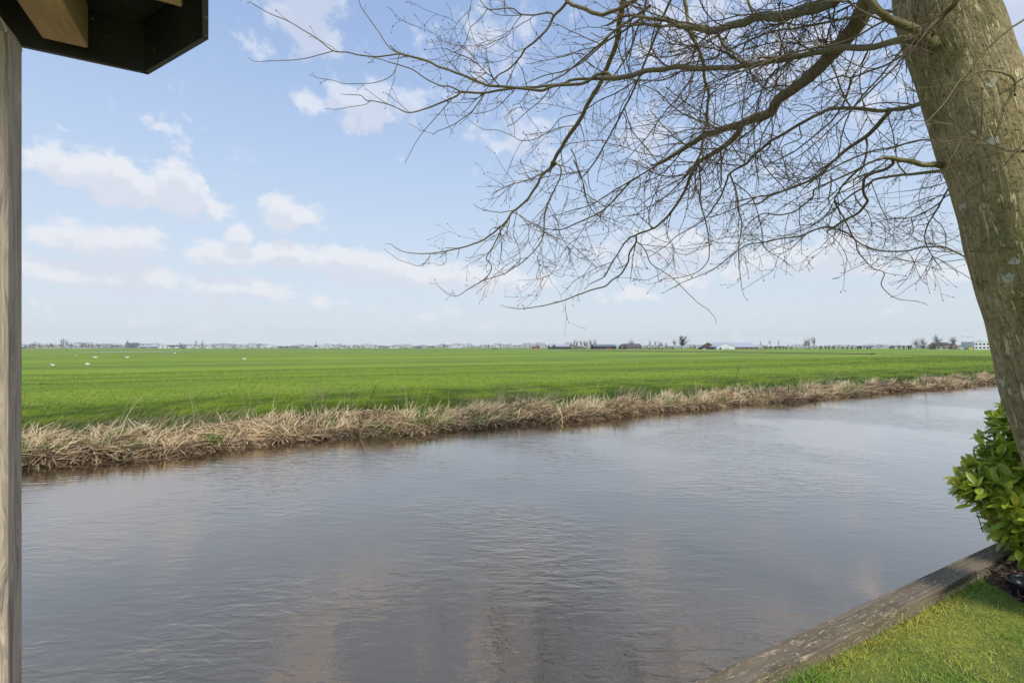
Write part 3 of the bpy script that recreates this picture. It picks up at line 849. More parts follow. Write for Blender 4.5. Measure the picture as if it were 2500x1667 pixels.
 ('E', '1500,180 1520,240 1560,350 1570,480 1610,640 1600,760 1580,900 1590,1080 1615,1290', 4.5, 1.4, None, .2),
 ('E', '1540,260 1680,370 1750,500 1800,700 1810,840 1850,900 1960,970 2080,1050', 3.4, 1.6, None, .2),
 ('E', '1400,-80 1410,0 1415,200 1400,300 1250,420', 5.5, 2, 3.7, .2),
 ('E', '1200,10 1215,300 1210,430 1250,570 1270,660 1290,760 1300,900 1290,1000 1220,1090 1100,1150 900,1180', 5, 1.5, None, .3),
 ('E', '590,50 640,240 600,400 500,430 440,560', 2.4, 1.4, 4.3, .1),
 ('E', '0,40 80,220 100,330 150,480 230,570 340,600 440,640', 3.2, 1.5, 4.3, .2),
 ('E', '900,585 890,730 960,890 1020,940 1130,935 1220,850', 2.4, 1.2, None, .1),
 ('E', '960,900 960,970 900,1060 830,1130 700,1190 590,1180 540,1170', 1.6, 1.2, None, .05),
]
TILE['H'] = (2000, 0)
def _h(q): return ' '.join('%.0f,%.0f' % tuple(float(c) * 1.25 for c in w.split(',')) for w in q.split())
TR += [
 ('H', _h('1900,-60 1568,150 1450,230 1360,310 1270,390 1180,490 1060,640 960,790 820,940'), 8, 3, 2.28, -.02),
 ('H', _h('870,260 860,230 900,170 1000,70 1060,0 1110,-90'), 17, 13, 2.39, -.12),
 ('H', _h('1800,990 1568,1060 1300,1090 1080,1120 860,1075 740,1080 560,1130 400,1160 180,1250 0,1350 -90,1420'), 5.5, 4, 2.18, .5),
 ('H', _h('1500,730 1500,640 1440,570 1240,545 1100,620 930,660 780,675'), 7, 1.6, 2.36, -.12),
 ('H', _h('1700,560 1568,600 1500,640'), 5, 4, 2.2, .02),
 ('H', _h('1560,1160 1700,1100 1800,1000'), 9, 5, 2.36, -.1),
 ('C', '700,20 560,10 420,20 300,70 190,170 160,200 165,300 240,340 250,390', 5, 2.2, 2.35, .2),
]
LIMBS = []    # (px polyline Nx2, depth N, radius N metres, 3D pts)

def catmull(P, m=6):
    P = np.asarray(P, float)
    Q = np.vstack([2 * P[0] - P[1], P, 2 * P[-1] - P[-2]])
    out = []
    for i in range(1, len(Q) - 2):
        p0, p1, p2, p3 = Q[i - 1], Q[i], Q[i + 1], Q[i + 2]
        for t in np.linspace(0, 1, m, endpoint=False):
            out.append(.5 * ((2 * p1) + (-p0 + p2) * t + (2 * p0 - 5 * p1 + 4 * p2 - p3) * t * t + (-p0 + 3 * p1 - 3 * p2 + p3) * t ** 3))
    out.append(Q[-2])
    return np.array(out)

tree = empty('leaning_tree', pt(2760, HZ + (CZ - LZ) * F / 2.6, 2.6))
tag(tree, 'big leafless leaning tree at the canal edge with mossy trunk and spreading bare branches', 'tree')

def wiggle(P, amp):
    """small lasting kinks so that the wood is not a smooth spline"""
    n = len(P); r = rng.normal(size=(n, P.shape[1]))
    r = (r + np.roll(r, 1, 0) + np.roll(r, -1, 0)) / 3
    r[0] = 0
    return P + r * amp

for (tl, ps, w0, w1, dep, gain) in TR:
    ox, oy = TILE[tl]
    P = np.array([[float(c) for c in q.split(',')] for q in ps.split()])
    P = P / 3.92 + [ox, oy]
    own = dep is not None
    P = catmull(P, 5)
    seg = np.concatenate([[0], np.cumsum(np.linalg.norm(np.diff(P, axis=0), axis=1))]); t = seg / seg[-1]
    if dep is None:
        best = (1e9, 3.0, None)
        for (PX, DD, RR, _) in LIMBS:
            dd_ = np.linalg.norm(PX - P[0], axis=1); j = dd_.argmin()
            if dd_[j] < best[0]: best = (dd_[j], DD[j], PX[j])
        dep = best[1]
        if best[0] > 0.5 and best[0] < 25:
            P = np.vstack([best[2][None], P]); 
            seg = np.concatenate([[0], np.cumsum(np.linalg.norm(np.diff(P, axis=0), axis=1))]); t = seg / seg[-1]
    P = wiggle(P, min(1.6, .35 + w0 * .04))
    if own and dep >= 3.6: dep = dep * 1.75
    D = dep + gain * (3.9 if gain >= .2 else 1.0) * t + 0.03 * np.sin(t * 9 + w0)
    if dep in (2.38, 2.42): D = D + .20 * np.exp(-(seg / 16) ** 2)
    elif t[0] == 0: D[0] = dep
    wpx = w0 + (w1 - w0) * t ** .8
    cosv = 1 / np.sqrt(1 + ((P[:, 0] - 1250) / F) ** 2)
    rad = wpx * D / F * .5 * (.35 + .65 * cosv)
    P3 = np.stack([(P[:, 0] - 1250) / F * D, D, CZ - (P[:, 1] - HZ) / F * D], -1)
    if dep in (2.38, 2.42, 2.55, 2.5, 2.6, 2.72):      # swollen where it leaves the trunk
        dl = np.concatenate([[0], np.cumsum(np.linalg.norm(np.diff(P3, axis=0), axis=1))])
        rad = rad * (1 + .75 * np.exp(-(dl / .16) ** 2) + .25 * np.exp(-dl / .2))
    LIMBS.append((P, D, rad, P3))
    mb = MB()
    mb.tube(P3, rad, 12 if w0 > 8 else (8 if w0 > 4 else 5), bump=.07 if w0 > 8 else .03)
    mb.build('branch', M_BRANCH, tree)

# trunk
tp = [(2215, -700, .155), (2238, -480, .17), (2262, -230, .185), (2298, 0, .198), (2335, 110, .203), (2372, 215, .208), (2410, 330, .212), (2446, 440, .211), (2496, 640, .214), (2544, 810, .218),
      (2580, 957, .220), (2645, 1148, .224), (2720, 1380, .235), (2755, 1490, .265), (2768, 1545, .31), (2775, 1590, .34)]
P3 = np.array([pt(x, y, 2.6 + (0.0 if y > 0 else .0)) for x, y, r in tp][::-1])
rr = np.array([r for *_, r in tp][::-1])
PP = catmull(np.hstack([P3, rr[:, None]]), 10)
mb = MB(); mb.tube(PP[:, :3], PP[:, 3], 64, bump=.022)
# branch collars and old pruning scars bulging from the trunk
def collar(px, py, Y, r, sx=1.0):
    c = pt(px, py, Y)
    a = np.linspace(0, math.pi, 9); b_ = np.linspace(0, 2 * math.pi, 17)
    V = np.array([[c[0] + r * math.sin(u) * math.cos(v) * sx, c[1] + r * math.sin(u) * math.sin(v) * .8, c[2] + r * .8 * math.cos(u)] for u in a for v in b_])
    idx = np.arange(9 * 17).reshape(9, 17)
    mb.add(V, np.stack([idx[:-1, :-1], idx[1:, :-1], idx[1:, 1:], idx[:-1, 1:]], -1).reshape(-1, 4), uv=np.stack([V[:, 0] * 2, V[:, 2] * 2], -1))
mb.build('trunk', M_BARK, tree)

# twigs: grown from every traced branch, with side shoots and buds
TW = MB()
def bud_arrays():
    return [], []
BP, BD, BS = [], [], []
SCF = 1.0      # twigs further out on the long limbs are drawn a little stouter and longer
def grow(p0, d0, L, r0, lvl, K):
    n = max(3, int(L / (0.045 * SCF)))
    n = min(n, 14)
    pts = [p0]; d = d0.copy()
    step = L / n
    curl = rng.normal(size=3) * .13
    for i in range(n):
        d = d + rng.normal(size=3) * .115 + curl * .55 + np.array([-.02, 0, .015 if lvl > 1 else -.02])
        d /= np.linalg.norm(d)
        pts.append(pts[-1] + d * step)
        if i and rng.random() < (.35 if lvl < 3 else .0):
            BP.append(pts[-1]); dd_ = d + rng.normal(size=3) * .8; BD.append(dd_ / np.linalg.norm(dd_)); BS.append(.006 * SCF)
    pts = np.array(pts)
    rad = np.linspace(r0, max(.0013 * SCF, r0 * .55), n + 1)
    TW.tube(pts, rad, K, cap=False)
    BP.append(pts[-1]); BD.append(d); BS.append(rng.uniform(.009, .015) * SCF)
    if lvl < 3:
        m = rng.poisson(L / SCF * (11 if lvl == 1 else 6))
        for _ in range(m):
            j = rng.integers(1, n + 1)
            td = pts[j] - pts[j - 1]; td /= np.linalg.norm(td)
            s = rng.normal(size=3); s -= td * np.dot(s, td); s /= np.linalg.norm(s)
            a = R(rng.uniform(25, 65))
            nd = td * math.cos(a) + s * math.sin(a)
            grow(pts[j], nd, L * rng.uniform(.2, .55), rad[j] * .75, lvl + 1, 3)
for i, (P, D, rad, P3) in enumerate(LIMBS):
    seg = np.linalg.norm(np.diff(P3, axis=0), axis=1)
    tot = seg.sum()
    for j in range(1, len(P3)):
        SCF = float(np.clip(D[j] / 3.7, .8, 2.5))
        r = rad[j] / SCF
        thin = r < .010
        dens = 7.6 if thin else (6.2 if r < .03 else 3.6)
        px = P[j]
        if px[0] < 1080: dens *= .55
        if px[0] > 2080: dens *= .5
        if px[1] > 700: dens *= .4
        for _ in range(rng.poisson(seg[j - 1] * dens / SCF)):
            td = P3[j] - P3[j - 1]; td /= np.linalg.norm(td)
            s = rng.normal(size=3); s -= td * np.dot(s, td); s /= np.linalg.norm(s)
            a = R(rng.uniform(25, 70))
            nd = td * math.cos(a) + s * math.sin(a)
            if not thin:   # water shoots from thick wood head down and outward to the left
                nd = nd + np.array([-.55, .15, -.35]) * rng.uniform(.2, 1); nd /= np.linalg.norm(nd)
            if px[0] < 1080 or px[1] > 640: L = rng.uniform(.05, .22)
            elif r > .0045 and px[0] > 1200 and rng.random() < .14: L = rng.uniform(.6, 1.2)
            else: L = rng.uniform(.10, .62) if r < .02 else rng.uniform(.3, 1.15)
            L = L * SCF
            # keep the lower fringe where it is
            end = P3[j] + nd * L
            ey = HZ - (end[2] - CZ) / max(end[1], .5) * F; ex = 1250 + end[0] / max(end[1], .5) * F
            if end[1] < 1.6: continue
            lim = np.interp(ex, [600, 900, 1000, 1050, 1150, 1300, 1500, 1800, 2200, 2400, 2600], [140, 290, 610, 690, 675, 715, 705, 680, 700, 630, 620])
            if ey > lim - 25: L *= .3
            if ex > 2290 and ey > 150: continue
            l_ = L / SCF
            grow(P3[j], nd, L, SCF * min(max(r * .55, .0021), .0064 if l_ > .6 else (.0056 if l_ > .45 else .0040)), 1 if l_ > .16 else 2, 4)
    # leader continues in a fine tip
    td = P3[-1] - P3[-2]; td /= np.linalg.norm(td)
    grow(P3[-1], td, rng.uniform(.04, .12) * SCF, rad[-1] * .9, 2, 4)

# crown above and beside the frame (seen mirrored in the canal)
def crown():
    mb = MB()
    ax = [pt(2262, -230, 2.6), pt(2238, -480, 2.6), pt(2215, -700, 2.6)]
    for k in range(26):
        t = rng.uniform(0, 1); p0 = ax[0] * (1 - t) + ax[2] * t
        az_ = rng.uniform(0, 6.28); el_ = R(rng.uniform(10, 60))
        d = np.array([math.cos(az_) * math.cos(el_), math.sin(az_) * math.cos(el_), math.sin(el_)])
        L = rng.uniform(1.6, 3.6); n = 9; pts = [p0]; dd_ = d
        for i in range(n):
            dd_ = dd_ + rng.normal(size=3) * .14 + np.array([0, 0, .05]); dd_ /= np.linalg.norm(dd_)
            pts.append(pts[-1] + dd_ * L / n)
        pts = np.array(pts); rr_ = np.linspace(.05, .008, n + 1)
        mb.tube(pts, rr_, 6)
        for j in range(2, n + 1):
            for _ in range(5):
                s = rng.normal(size=3); s /= np.linalg.norm(s)
                nd = (pts[j] - pts[j - 1]) / (L / n) + s * .8; nd /= np.linalg.norm(nd)
                q = pts[j]; qs = [q]
                LL = rng.uniform(.4, 1.0)
                for i in range(6):
                    nd = nd + rng.normal(size=3) * .2; nd /= np.linalg.norm(nd); q = q + nd * LL / 6; qs.append(q)
                mb.tube(qs, np.linspace(rr_[j] * .5, .003, 7), 4)
                for _2 in range(3):
                    s = rng.normal(size=3); s /= np.linalg.norm(s)
                    e = qs[rng.integers(2, 6)]
                    mb.tube([e, e + (nd + s * .7) * .15, e + (nd + s * .6) * .35], [.003, .0022, .0015], 3, cap=False)
    mb.build('upper_crown', M_BRANCH, tree)
crown()

def buds():
    P = np.array(BP); D = np.array(BD); S_ = np.array(BS)
    N = len(P)
    u = np.cross(D, rng.normal(size=(N, 3))); u /= np.linalg.norm(u, axis=1)[:, None]
    w = np.cross(D, u)
    r = (S_ * .33)[:, None]
    V = np.stack([P, P + D * S_[:, None] * .4 + u * r, P + D * S_[:, None] * .4 + w * r, P + D * S_[:, None] * .4 - u * r, P + D * S_[:, None] * .4 - w * r, P + D * S_[:, None] * 1.1], 1)
    f = np.array([(0, 2, 1), (0, 3, 2), (0, 4, 3), (0, 1, 4), (5, 1, 2), (5, 2, 3), (5, 3, 4), (5, 4, 1)])
    TW.add(V.reshape(-1, 3), (np.arange(N)[:, None, None] * 6 + f[None]).reshape(-1, 3), mi=1)
buds()
tw = TW.build('twigs', [M_TWIG, M_BUD], tree)
tag(tw, kind='stuff')
print('twig verts', TW.nv, 'buds', len(BP))

# ------------------------------------------------------------------ laurel hedge
def hedge():
    root = empty('laurel_hedge', (3.7, 3.35, LZ))
    tag(root, 'glossy green laurel hedge at the canal edge behind the leaning trunk', 'hedge')
    mb = MB(); stems = MB()
    LV = np.array([(0, 0), (-.30, .22), (-.47, .5), (-.36, .78), (0, 1.0), (.36, .78), (.47, .5), (.30, .22), (0, .25), (0, .5), (0, .78)], float)
    LF = [(0, 8, 1), (0, 7, 8), (3, 10, 4), (10, 5, 4)]
    LQ = [(1, 8, 9, 2), (8, 7, 6, 9), (2, 9, 10, 3), (9, 6, 5, 10)]
    cen = np.array([4.14, 3.40, 1.04])
    for k in range(3000):
        # shoot tip on a lumpy upright body, plus some inside
        u = rng.uniform(-1, 1); v = rng.uniform(0, 6.283)
        q = math.sqrt(1 - u * u)
        d = np.array([q * math.cos(v), q * math.sin(v), u])
        if d[1] > .55: continue
        depth = 1 - abs(rng.normal()) * .20
        rx = .76 + .08 * math.sin(v * 3 + u * 5) + .06 * math.sin(u * 11 + v)
        # body narrows to the top
        zz = cen[2] + d[2] * .80
        wz = np.interp(zz, [.35, .55, .9, 1.25, 1.6, 1.8], [.90, .98, 1.0, .94, .84, .66])
        side = math.hypot(d[0], d[1]) + 1e-6
        rad_ = min(1.0, (1 - abs(d[2]) ** 4)) ** .5
        tip = np.array([cen[0] + d[0] / side * rx * wz * rad_ * depth * (0.55 + .45 * side), cen[1] + d[1] / side * .62 * wz * rad_ * depth * (0.55 + .45 * side), zz])
        tip[2] = max(tip[2], LZ + .05)
        out = np.array([d[0], d[1], .45]) + rng.normal(size=3) * .25; out /= np.linalg.norm(out)
        stems.tube([tip - out * .22 + [0, 0, -.05], tip - out * .1, tip], [.004, .0032, .002], 4)
        nl = rng.integers(6, 10)
        yellow = rng.random() < .09
        for j in range(nl):
            ang = j * 2.4 + rng.uniform(-.3, .3)
            a1 = np.cross(out, [0, 0, 1.]); a1 /= np.linalg.norm(a1); a2 = np.cross(a1, out)
            spread = rng.uniform(.7, 1.35) if j > 1 else .35
            ld = out * math.cos(spread) + (a1 * math.cos(ang) + a2 * math.sin(ang)) * math.sin(spread)
            ld[2] -= .05; ld /= np.linalg.norm(ld)
            nrm = np.array([0, 0, 1.]) * .7 + out * .6 + rng.normal(size=3) * .22; nrm -= ld * np.dot(nrm, ld); nrm /= np.linalg.norm(nrm) + 1e-9
            sd_ = np.cross(ld, nrm)
            Lf = rng.uniform(.075, .125) * (.7 if j < 2 else 1); Wf = Lf * rng.uniform(.36, .46)
            o = tip - out * rng.uniform(0, .07)
            bendv = rng.uniform(.05, .22); fold = rng.uniform(.05, .22)
            V = o + LV[:, 1:2] * Lf * ld + LV[:, 0:1] * Wf * sd_ + nrm * (np.abs(LV[:, 0:1]) * Wf * fold * 1.6 - LV[:, 1:2] ** 2 * Lf * bendv)
            dmg = rng.random()
            if yellow: c = np.array([.55, .55, .04]) * rng.uniform(.8, 1.2)
            else:
                g = rng.random()
                c = np.array([.25, .37, .03]) * (1 - g) + np.array([.70, .80, .08]) * g
                if dmg < .12: c = c * .45
                elif dmg > .985: c = np.array([.30, .20, .06])
            mb.add(V, LF, uv=LV, col=c); mb.add(V, LQ, uv=LV, col=c)
    mb.build('leaves', M_LEAF, root)
    # old stems rising from the soil, leaning outwards
    for (bx, by, tx, ty, tz) in ((3.75, 3.15, 3.55, 3.05, 1.0), (3.8, 3.2, 3.7, 3.2, 1.4), (3.75, 3.3, 3.7, 3.1, 1.7), (3.7, 3.0, 3.45, 3.1, .7), (3.9, 3.3, 4.2, 3.1, 1.5), (3.8, 3.3, 3.7, 3.6, 1.3), (4.1, 3.3, 4.4, 3.3, 1.2)):
        a, b_ = np.array([bx, by, LZ - .02]), np.array([tx, ty, tz])
        P = wiggle(np.array([a * (1 - t) + b_ * t + np.array([0, 0, .12]) * math.sin(t * 3.14) for t in np.linspace(0, 1, 8)]), .015)
        stems.tube(P, np.linspace(.014, .005, 8), 7)
    stems.build('stems', M_TWIG, root)
hedge()

def pot():
    c = np.array([3.19, 2.985, LZ])
    root = empty('plant_pot', c)
    tag(root, 'black plastic pot rim poking out of the mulch under the hedge', 'pot')
    M = simple('black_plastic', (0.02, 0.022, 0.03), (0.015, 0.015, 0.02), 30, 0.3)
    prof = [(.075, -.02), (.095, .075), (.100, .078), (.100, .095), (.094, .097), (.088, .085), (.075, .03), (0.001, .03)]
    mb = MB(); K = 32; a = np.linspace(0, 2 * math.pi, K + 1)
    V = np.array([[c[0] + r * math.cos(t), c[1] + r * math.sin(t), c[2] + z] for r, z in prof for t in a])
    idx = np.arange(len(V)).reshape(len(prof), K + 1)
    mb.add(V, np.stack([idx[:-1, :-1], idx[:-1, 1:], idx[1:, 1:], idx[1:, :-1]], -1).reshape(-1, 4))
    mb.build('pot_body', M, root)
pot()

# ------------------------------------------------------------------ far bank: grass, dead reeds, stalks
def bank_positions(N, e0, e1, smin=-6.5, smax=75, p=1.0):
    """random (s,n) with density falling with distance from the camera"""
    S_ = []; E_ = []
    tot = 0
    while tot < N:
        u = rng.uniform(0, 1, N)
        s_ = smin + (smax - smin) * u
        e_ = e0 + (e1 - e0) * rng.uniform(0, 1, N) ** p
        dist = np.hypot(s_, 11 + e_)
        k = rng.uniform(0, 1, N) < (11.5 / np.maximum(dist, 11.5)) ** 1.4
        k &= (s_ > -.40 * (11 + e_) - 1.2) & (s_ < 3.3 * (11 + e_))
        S_.append(s_[k]); E_.append(e_[k]); tot += k.sum()
    return np.concatenate(S_)[:N], np.concatenate(E_)[:N]

def place(s_, e_):
    n_ = shore(s_) + e_
    b = s_[:, None] * dV + n_[:, None] * nV
    b[:, 2] = field_z(s_, n_)
    return b

def far_grass():
    mb = MB()
    # lush fringe on the bank
    N = 150000
    s_, e_ = bank_positions(N, .75, 6.0, p=1.25)
    b = place(s_, e_); b[:, 2] -= .02
    tuft = wav(s_, e_ * 1.8, 2.6, 31) * .8 + wav(s_, e_, 9.0, 32) * .5
    wind = wav(s_, e_ * 2, 1.3, 33)
    L = (0.10 + .16 * ease(4.0, .9, e_)) * rng.uniform(.6, 1.35, N) * (1 + .5 * tuft)
    up = rng.normal(size=(N, 3)) * .35; up[:, 2] = 1; up += dV * (.3 + .35 * wind)[:, None]; up /= np.linalg.norm(up, axis=1)[:, None]
    bend = rng.normal(size=(N, 3)) * .3 + dV * .45; bend[:, 2] = -.4
    br = ease(-.6, .6, tuft + .5 * wav(s_, e_, .8, 34))[:, None]
    c = np.array([.10, .165, .014]) * (1 - br) + np.array([.27, .37, .022]) * br
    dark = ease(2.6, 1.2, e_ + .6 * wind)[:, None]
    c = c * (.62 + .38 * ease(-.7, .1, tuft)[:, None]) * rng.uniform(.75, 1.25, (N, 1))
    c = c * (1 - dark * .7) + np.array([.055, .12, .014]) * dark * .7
    y = rng.uniform(0, 1, N) < .03
    c[y] = [.36, .32, .14]
    dist = np.hypot(b[:, 0], b[:, 1])
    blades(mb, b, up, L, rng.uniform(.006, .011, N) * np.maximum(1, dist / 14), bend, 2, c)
    # shorter meadow sward behind it
    N = 120000
    s_ = rng.uniform(-14, 120, N * 3); n_ = 16 + 30 * rng.uniform(0, 1, N * 3) ** 1.2
    k = (rng.uniform(0, 1, N * 3) < (18 / np.maximum(18, np.hypot(s_, n_))) ** 1.2) & (s_ > -.4 * n_ - 1.5) & (s_ < 3.3 * n_)
    s_, n_ = s_[k][:N], n_[k][:N]; N = len(s_)
    b = s_[:, None] * dV + n_[:, None] * nV; b[:, 2] = field_z(s_, n_) - .015
    tuft = wav(s_, n_ * 3, 1.2, 41) * .6 + wav(s_ * .3, n_ * 1.5, 1.2, 42) * .6
    L = rng.uniform(.06, .13, N) * (1 + .4 * tuft)
    up = rng.normal(size=(N, 3)) * .4; up[:, 2] = 1; up += dV * .3; up /= np.linalg.norm(up, axis=1)[:, None]
    bend = rng.normal(size=(N, 3)) * .3 + dV * .3; bend[:, 2] = -.3
    br = ease(-.6, .6, tuft)[:, None]
    tuft = tuft + .9 * wav(s_ * .05, n_, .55, 44)
    br = ease(-.7, .7, tuft)[:, None]
    ld = np.abs(n_ - 29.0 + 1.2 * np.sin(s_ * .05) + .5 * wav(s_, n_, .5, 45))
    br = br * (ease(.2, .8, ld)[:, None] * .9 + .1)
    c = (np.array([.125, .21, .022]) * (1 - br) + np.array([.27, .375, .034]) * br) * rng.uniform(.75, 1.2, (N, 1))
    dist = np.hypot(b[:, 0], b[:, 1])
    blades(mb, b, up, L * np.maximum(1, dist / 45), rng.uniform(.010, .018, N) * np.maximum(1, dist / 20), bend, 2, c)
    tag(mb.build('meadow_grass', M_GRASS), 'long bright green grass along the far canal bank', 'grass', kind='stuff')
    # dark broad-leaved herbs and fresh flag leaves among the reeds
    mb = MB()
    N = 26000
    s_, e_ = bank_positions(N, .35, 1.7)
    m = wav(s_, e_, 1.1, 51) + .4 * wav(s_, e_, 4, 52)
    k = m > .12; s_, e_ = s_[k], e_[k]; N = len(s_)
    b = place(s_, e_)
    up = rng.normal(size=(N, 3)) * .7; up[:, 2] = 1; up /= np.linalg.norm(up, axis=1)[:, None]
    bend = rng.normal(size=(N, 3)) * .4; bend[:, 2] = -.5
    c = np.array([.035, .095, .014]) * rng.uniform(.6, 2.0, (N, 1))
    blades(mb, b, up, rng.uniform(.08, .24, N), rng.uniform(.015, .035, N), bend, 3, c)
    tag(mb.build('bank_herbs', M_GRASS), 'dark green leafy herbs behind the dead reeds', 'herbs', kind='stuff')
    mb = MB()
    cs, _ = bank_positions(150, 0, 1); bsl = []
    for c0 in cs:
        kk = rng.integers(12, 45); e0 = rng.uniform(-.05, .6)
        bsl.append(np.stack([c0 + rng.normal(size=kk) * .10, e0 + rng.normal(size=kk) * .08], -1))
    q = np.vstack(bsl); N = len(q)
    b = place(q[:, 0], q[:, 1]); b[:, 2] = np.maximum(b[:, 2], -.05)
    up = rng.normal(size=(N, 3)) * .22; up[:, 2] = 1; up /= np.linalg.norm(up, axis=1)[:, None]
    bend = rng.normal(size=(N, 3)) * .15; bend[:, 2] = -.08
    c = np.stack([rng.uniform(.08, .16, N), rng.uniform(.19, .30, N), rng.uniform(.02, .04, N)], -1)
    blades(mb, b, up, rng.uniform(.18, .42, N), rng.uniform(.010, .020, N), bend, 3, c, taper=.9)
    tag(mb.build('reed_shoots', M_GRASS), 'fresh green reed shoots rising among the dead straw', 'reeds', kind='stuff')
far_grass()

def reeds():
    mb = MB()
    # main mat of collapsed straw at the water line
    N = 34000
    s_, e_ = bank_positions(N, -.12, 1.25, p=1.15)
    wid = .66 + .38 * np.sin(s_ * .4 + 1) + .28 * np.sin(s_ * 1.3) + .2 * np.sin(s_ * 3.3)
    gap = wav(s_, s_ * 0, 2.4, 77) + .8 * rng.normal(size=N) * .25
    e_ = np.where(gap > .24, e_ * .25 - .05, e_)
    e_ = np.where(e_ > 0, e_ * np.clip(wid, .25, 1.4), e_)
    b = place(s_, e_)
    hump = (.08 + .16 * ease(-.1, .35, e_)) * np.clip(0.75 + .9 * wav(s_, e_, 1.7, 61), .15, 1.7) * ease(1.35, .5, e_)
    b[:, 2] = np.maximum(b[:, 2], .0) + hump * rng.uniform(0.0, 1.0, N) * 1.15
    # groups of straws fall the same way
    cell = np.floor(s_ * 3.0) * 7 + np.floor(e_ * 4)
    th = (np.sin(cell * 12.9898) * 43758.5453) % 1.0
    ang = (th - .5) * 2.6 + rng.normal(size=N) * .5
    lean = dV * np.sin(ang)[:, None] + (-nV) * (np.cos(ang) * .55)[:, None]
    rise = rng.uniform(-.1, 1.0, N) + .5 * np.maximum(0, wav(s_, e_, 2.2, 62))
    up = lean.copy(); up[:, 2] = rise; up /= np.linalg.norm(up, axis=1)[:, None]
    bend = lean * .5 + rng.normal(size=(N, 3)) * .14; bend[:, 2] = -rng.uniform(.2, .9, N)
    L = rng.uniform(.14, .42, N)
    g = rng.uniform(0, 1, (N, 1))
    c = np.array([.92, .73, .46]) * g + np.array([.52, .35, .175]) * (1 - g)
    dk = rng.uniform(0, 1, N) < .30; c[dk] *= .32
    c = c * np.clip(.74 + .45 * wav(s_, e_ * 2, 1.1, 63), .5, 1.15)[:, None]
    low = ease(.10, .0, b[:, 2])[:, None]
    c = c * (1 - .45 * low)                                             # straws that start low, near the water level, are darker
    dist = np.hypot(b[:, 0], b[:, 1])
    blades(mb, b, up, L, rng.uniform(.011, .028, N) * np.maximum(1, dist / 18), bend, 4, c, taper=.55)
    # ragged upright fans standing out of the mat
    cs, ce = bank_positions(330, .0, .9)
    for c0, e0 in zip(cs, ce):
        kk = rng.integers(14, 46)
        q = np.stack([c0 + rng.normal(size=kk) * .13, e0 + rng.normal(size=kk) * .08], -1)
        b = place(q[:, 0], q[:, 1]); b[:, 2] = np.maximum(b[:, 2], 0.0)
        tilt = rng.normal() * .35 + .25
        up = rng.normal(size=(kk, 3)) * .30 + dV * tilt; up[:, 2] = 1; up /= np.linalg.norm(up, axis=1)[:, None]
        bend = rng.normal(size=(kk, 3)) * .22 + dV * tilt * .4; bend[:, 2] = -rng.uniform(0, .35, kk)
        g = rng.uniform(0.1, 1, (kk, 1))
        c = np.array([.92, .76, .50]) * g + np.array([.52, .37, .20]) * (1 - g)
        blades(mb, b, up, rng.uniform(.22, .52, kk), rng.uniform(.010, .024, kk), bend, 3, c, taper=.7)
    # tall bare stems still standing, singly and in twos and threes
    cs, ce = bank_positions(120, .1, 1.3)
    for c0, e0 in zip(cs, ce):
        kk = rng.integers(1, 6)
        q = np.stack([c0 + rng.normal(size=kk) * .12, e0 + rng.normal(size=kk) * .06], -1)
        b = place(q[:, 0], q[:, 1]); b[:, 2] = np.maximum(b[:, 2], 0.0)
        up = rng.normal(size=(kk, 3)) * .16 + dV * .12; up[:, 2] = 1; up /= np.linalg.norm(up, axis=1)[:, None]
        bend = rng.normal(size=(kk, 3)) * .18; bend[:, 2] = -rng.uniform(0, .15, kk)
        c = np.array([.62, .50, .32]) * rng.uniform(.5, 1.2, (kk, 1))
        blades(mb, b, up, rng.uniform(.45, .95, kk), rng.uniform(.005, .010, kk), bend, 4, c, taper=.7)
    # fine dry grass hair behind
    N = 6500
    s_, e_ = bank_positions(N, .6, 1.8)
    k = wav(s_, e_ * .5, 1.6, 71) > .05; s_, e_ = s_[k], e_[k]; N = len(s_)
    b = place(s_, e_)
    up = rng.normal(size=(N, 3)) * .35 + dV * .5; up[:, 2] = 1.1; up /= np.linalg.norm(up, axis=1)[:, None]
    bend = rng.normal(size=(N, 3)) * .2 + dV * .2; bend[:, 2] = -.25
    c = np.array([.50, .42, .27]) * rng.uniform(.5, 1.1, (N, 1))
    blades(mb, b, up, rng.uniform(.2, .55, N), rng.uniform(.003, .007, N), bend, 3, c, taper=.8)
    tag(mb.build('dead_reeds', M_STRAW), 'pale dead reed straw collapsed along the far water line', 'reeds', kind='stuff')
    # floating broken stems
    mb = MB()
    N = 420
    s_, _ = bank_positions(N, 0, 1)
    n_ = shore(s_) - np.abs(rng.normal(size=N)) * .28
    b = s_[:, None] * dV + n_[:, None] * nV; b[:, 2] = .004
    ang = rng.normal(size=N) * .5
    up = dV * np.cos(ang)[:, None] + nV * np.sin(ang)[:, None]; up[:, 2] = .01
    c = np.array([.30, .20, .12]) * rng.uniform(.3, 1.4, (N, 1))
    blades(mb, b, up, rng.uniform(.1, .7, N), rng.uniform(.008, .02, N), np.zeros((N, 3)), 2, c, taper=.4, flat=np.cross(up, [0, 0, 1.]))
    tag(mb.build('floating_stems', M_STRAW), 'broken reed stems floating against the dead straw', 'reeds', kind='stuff')
reeds()

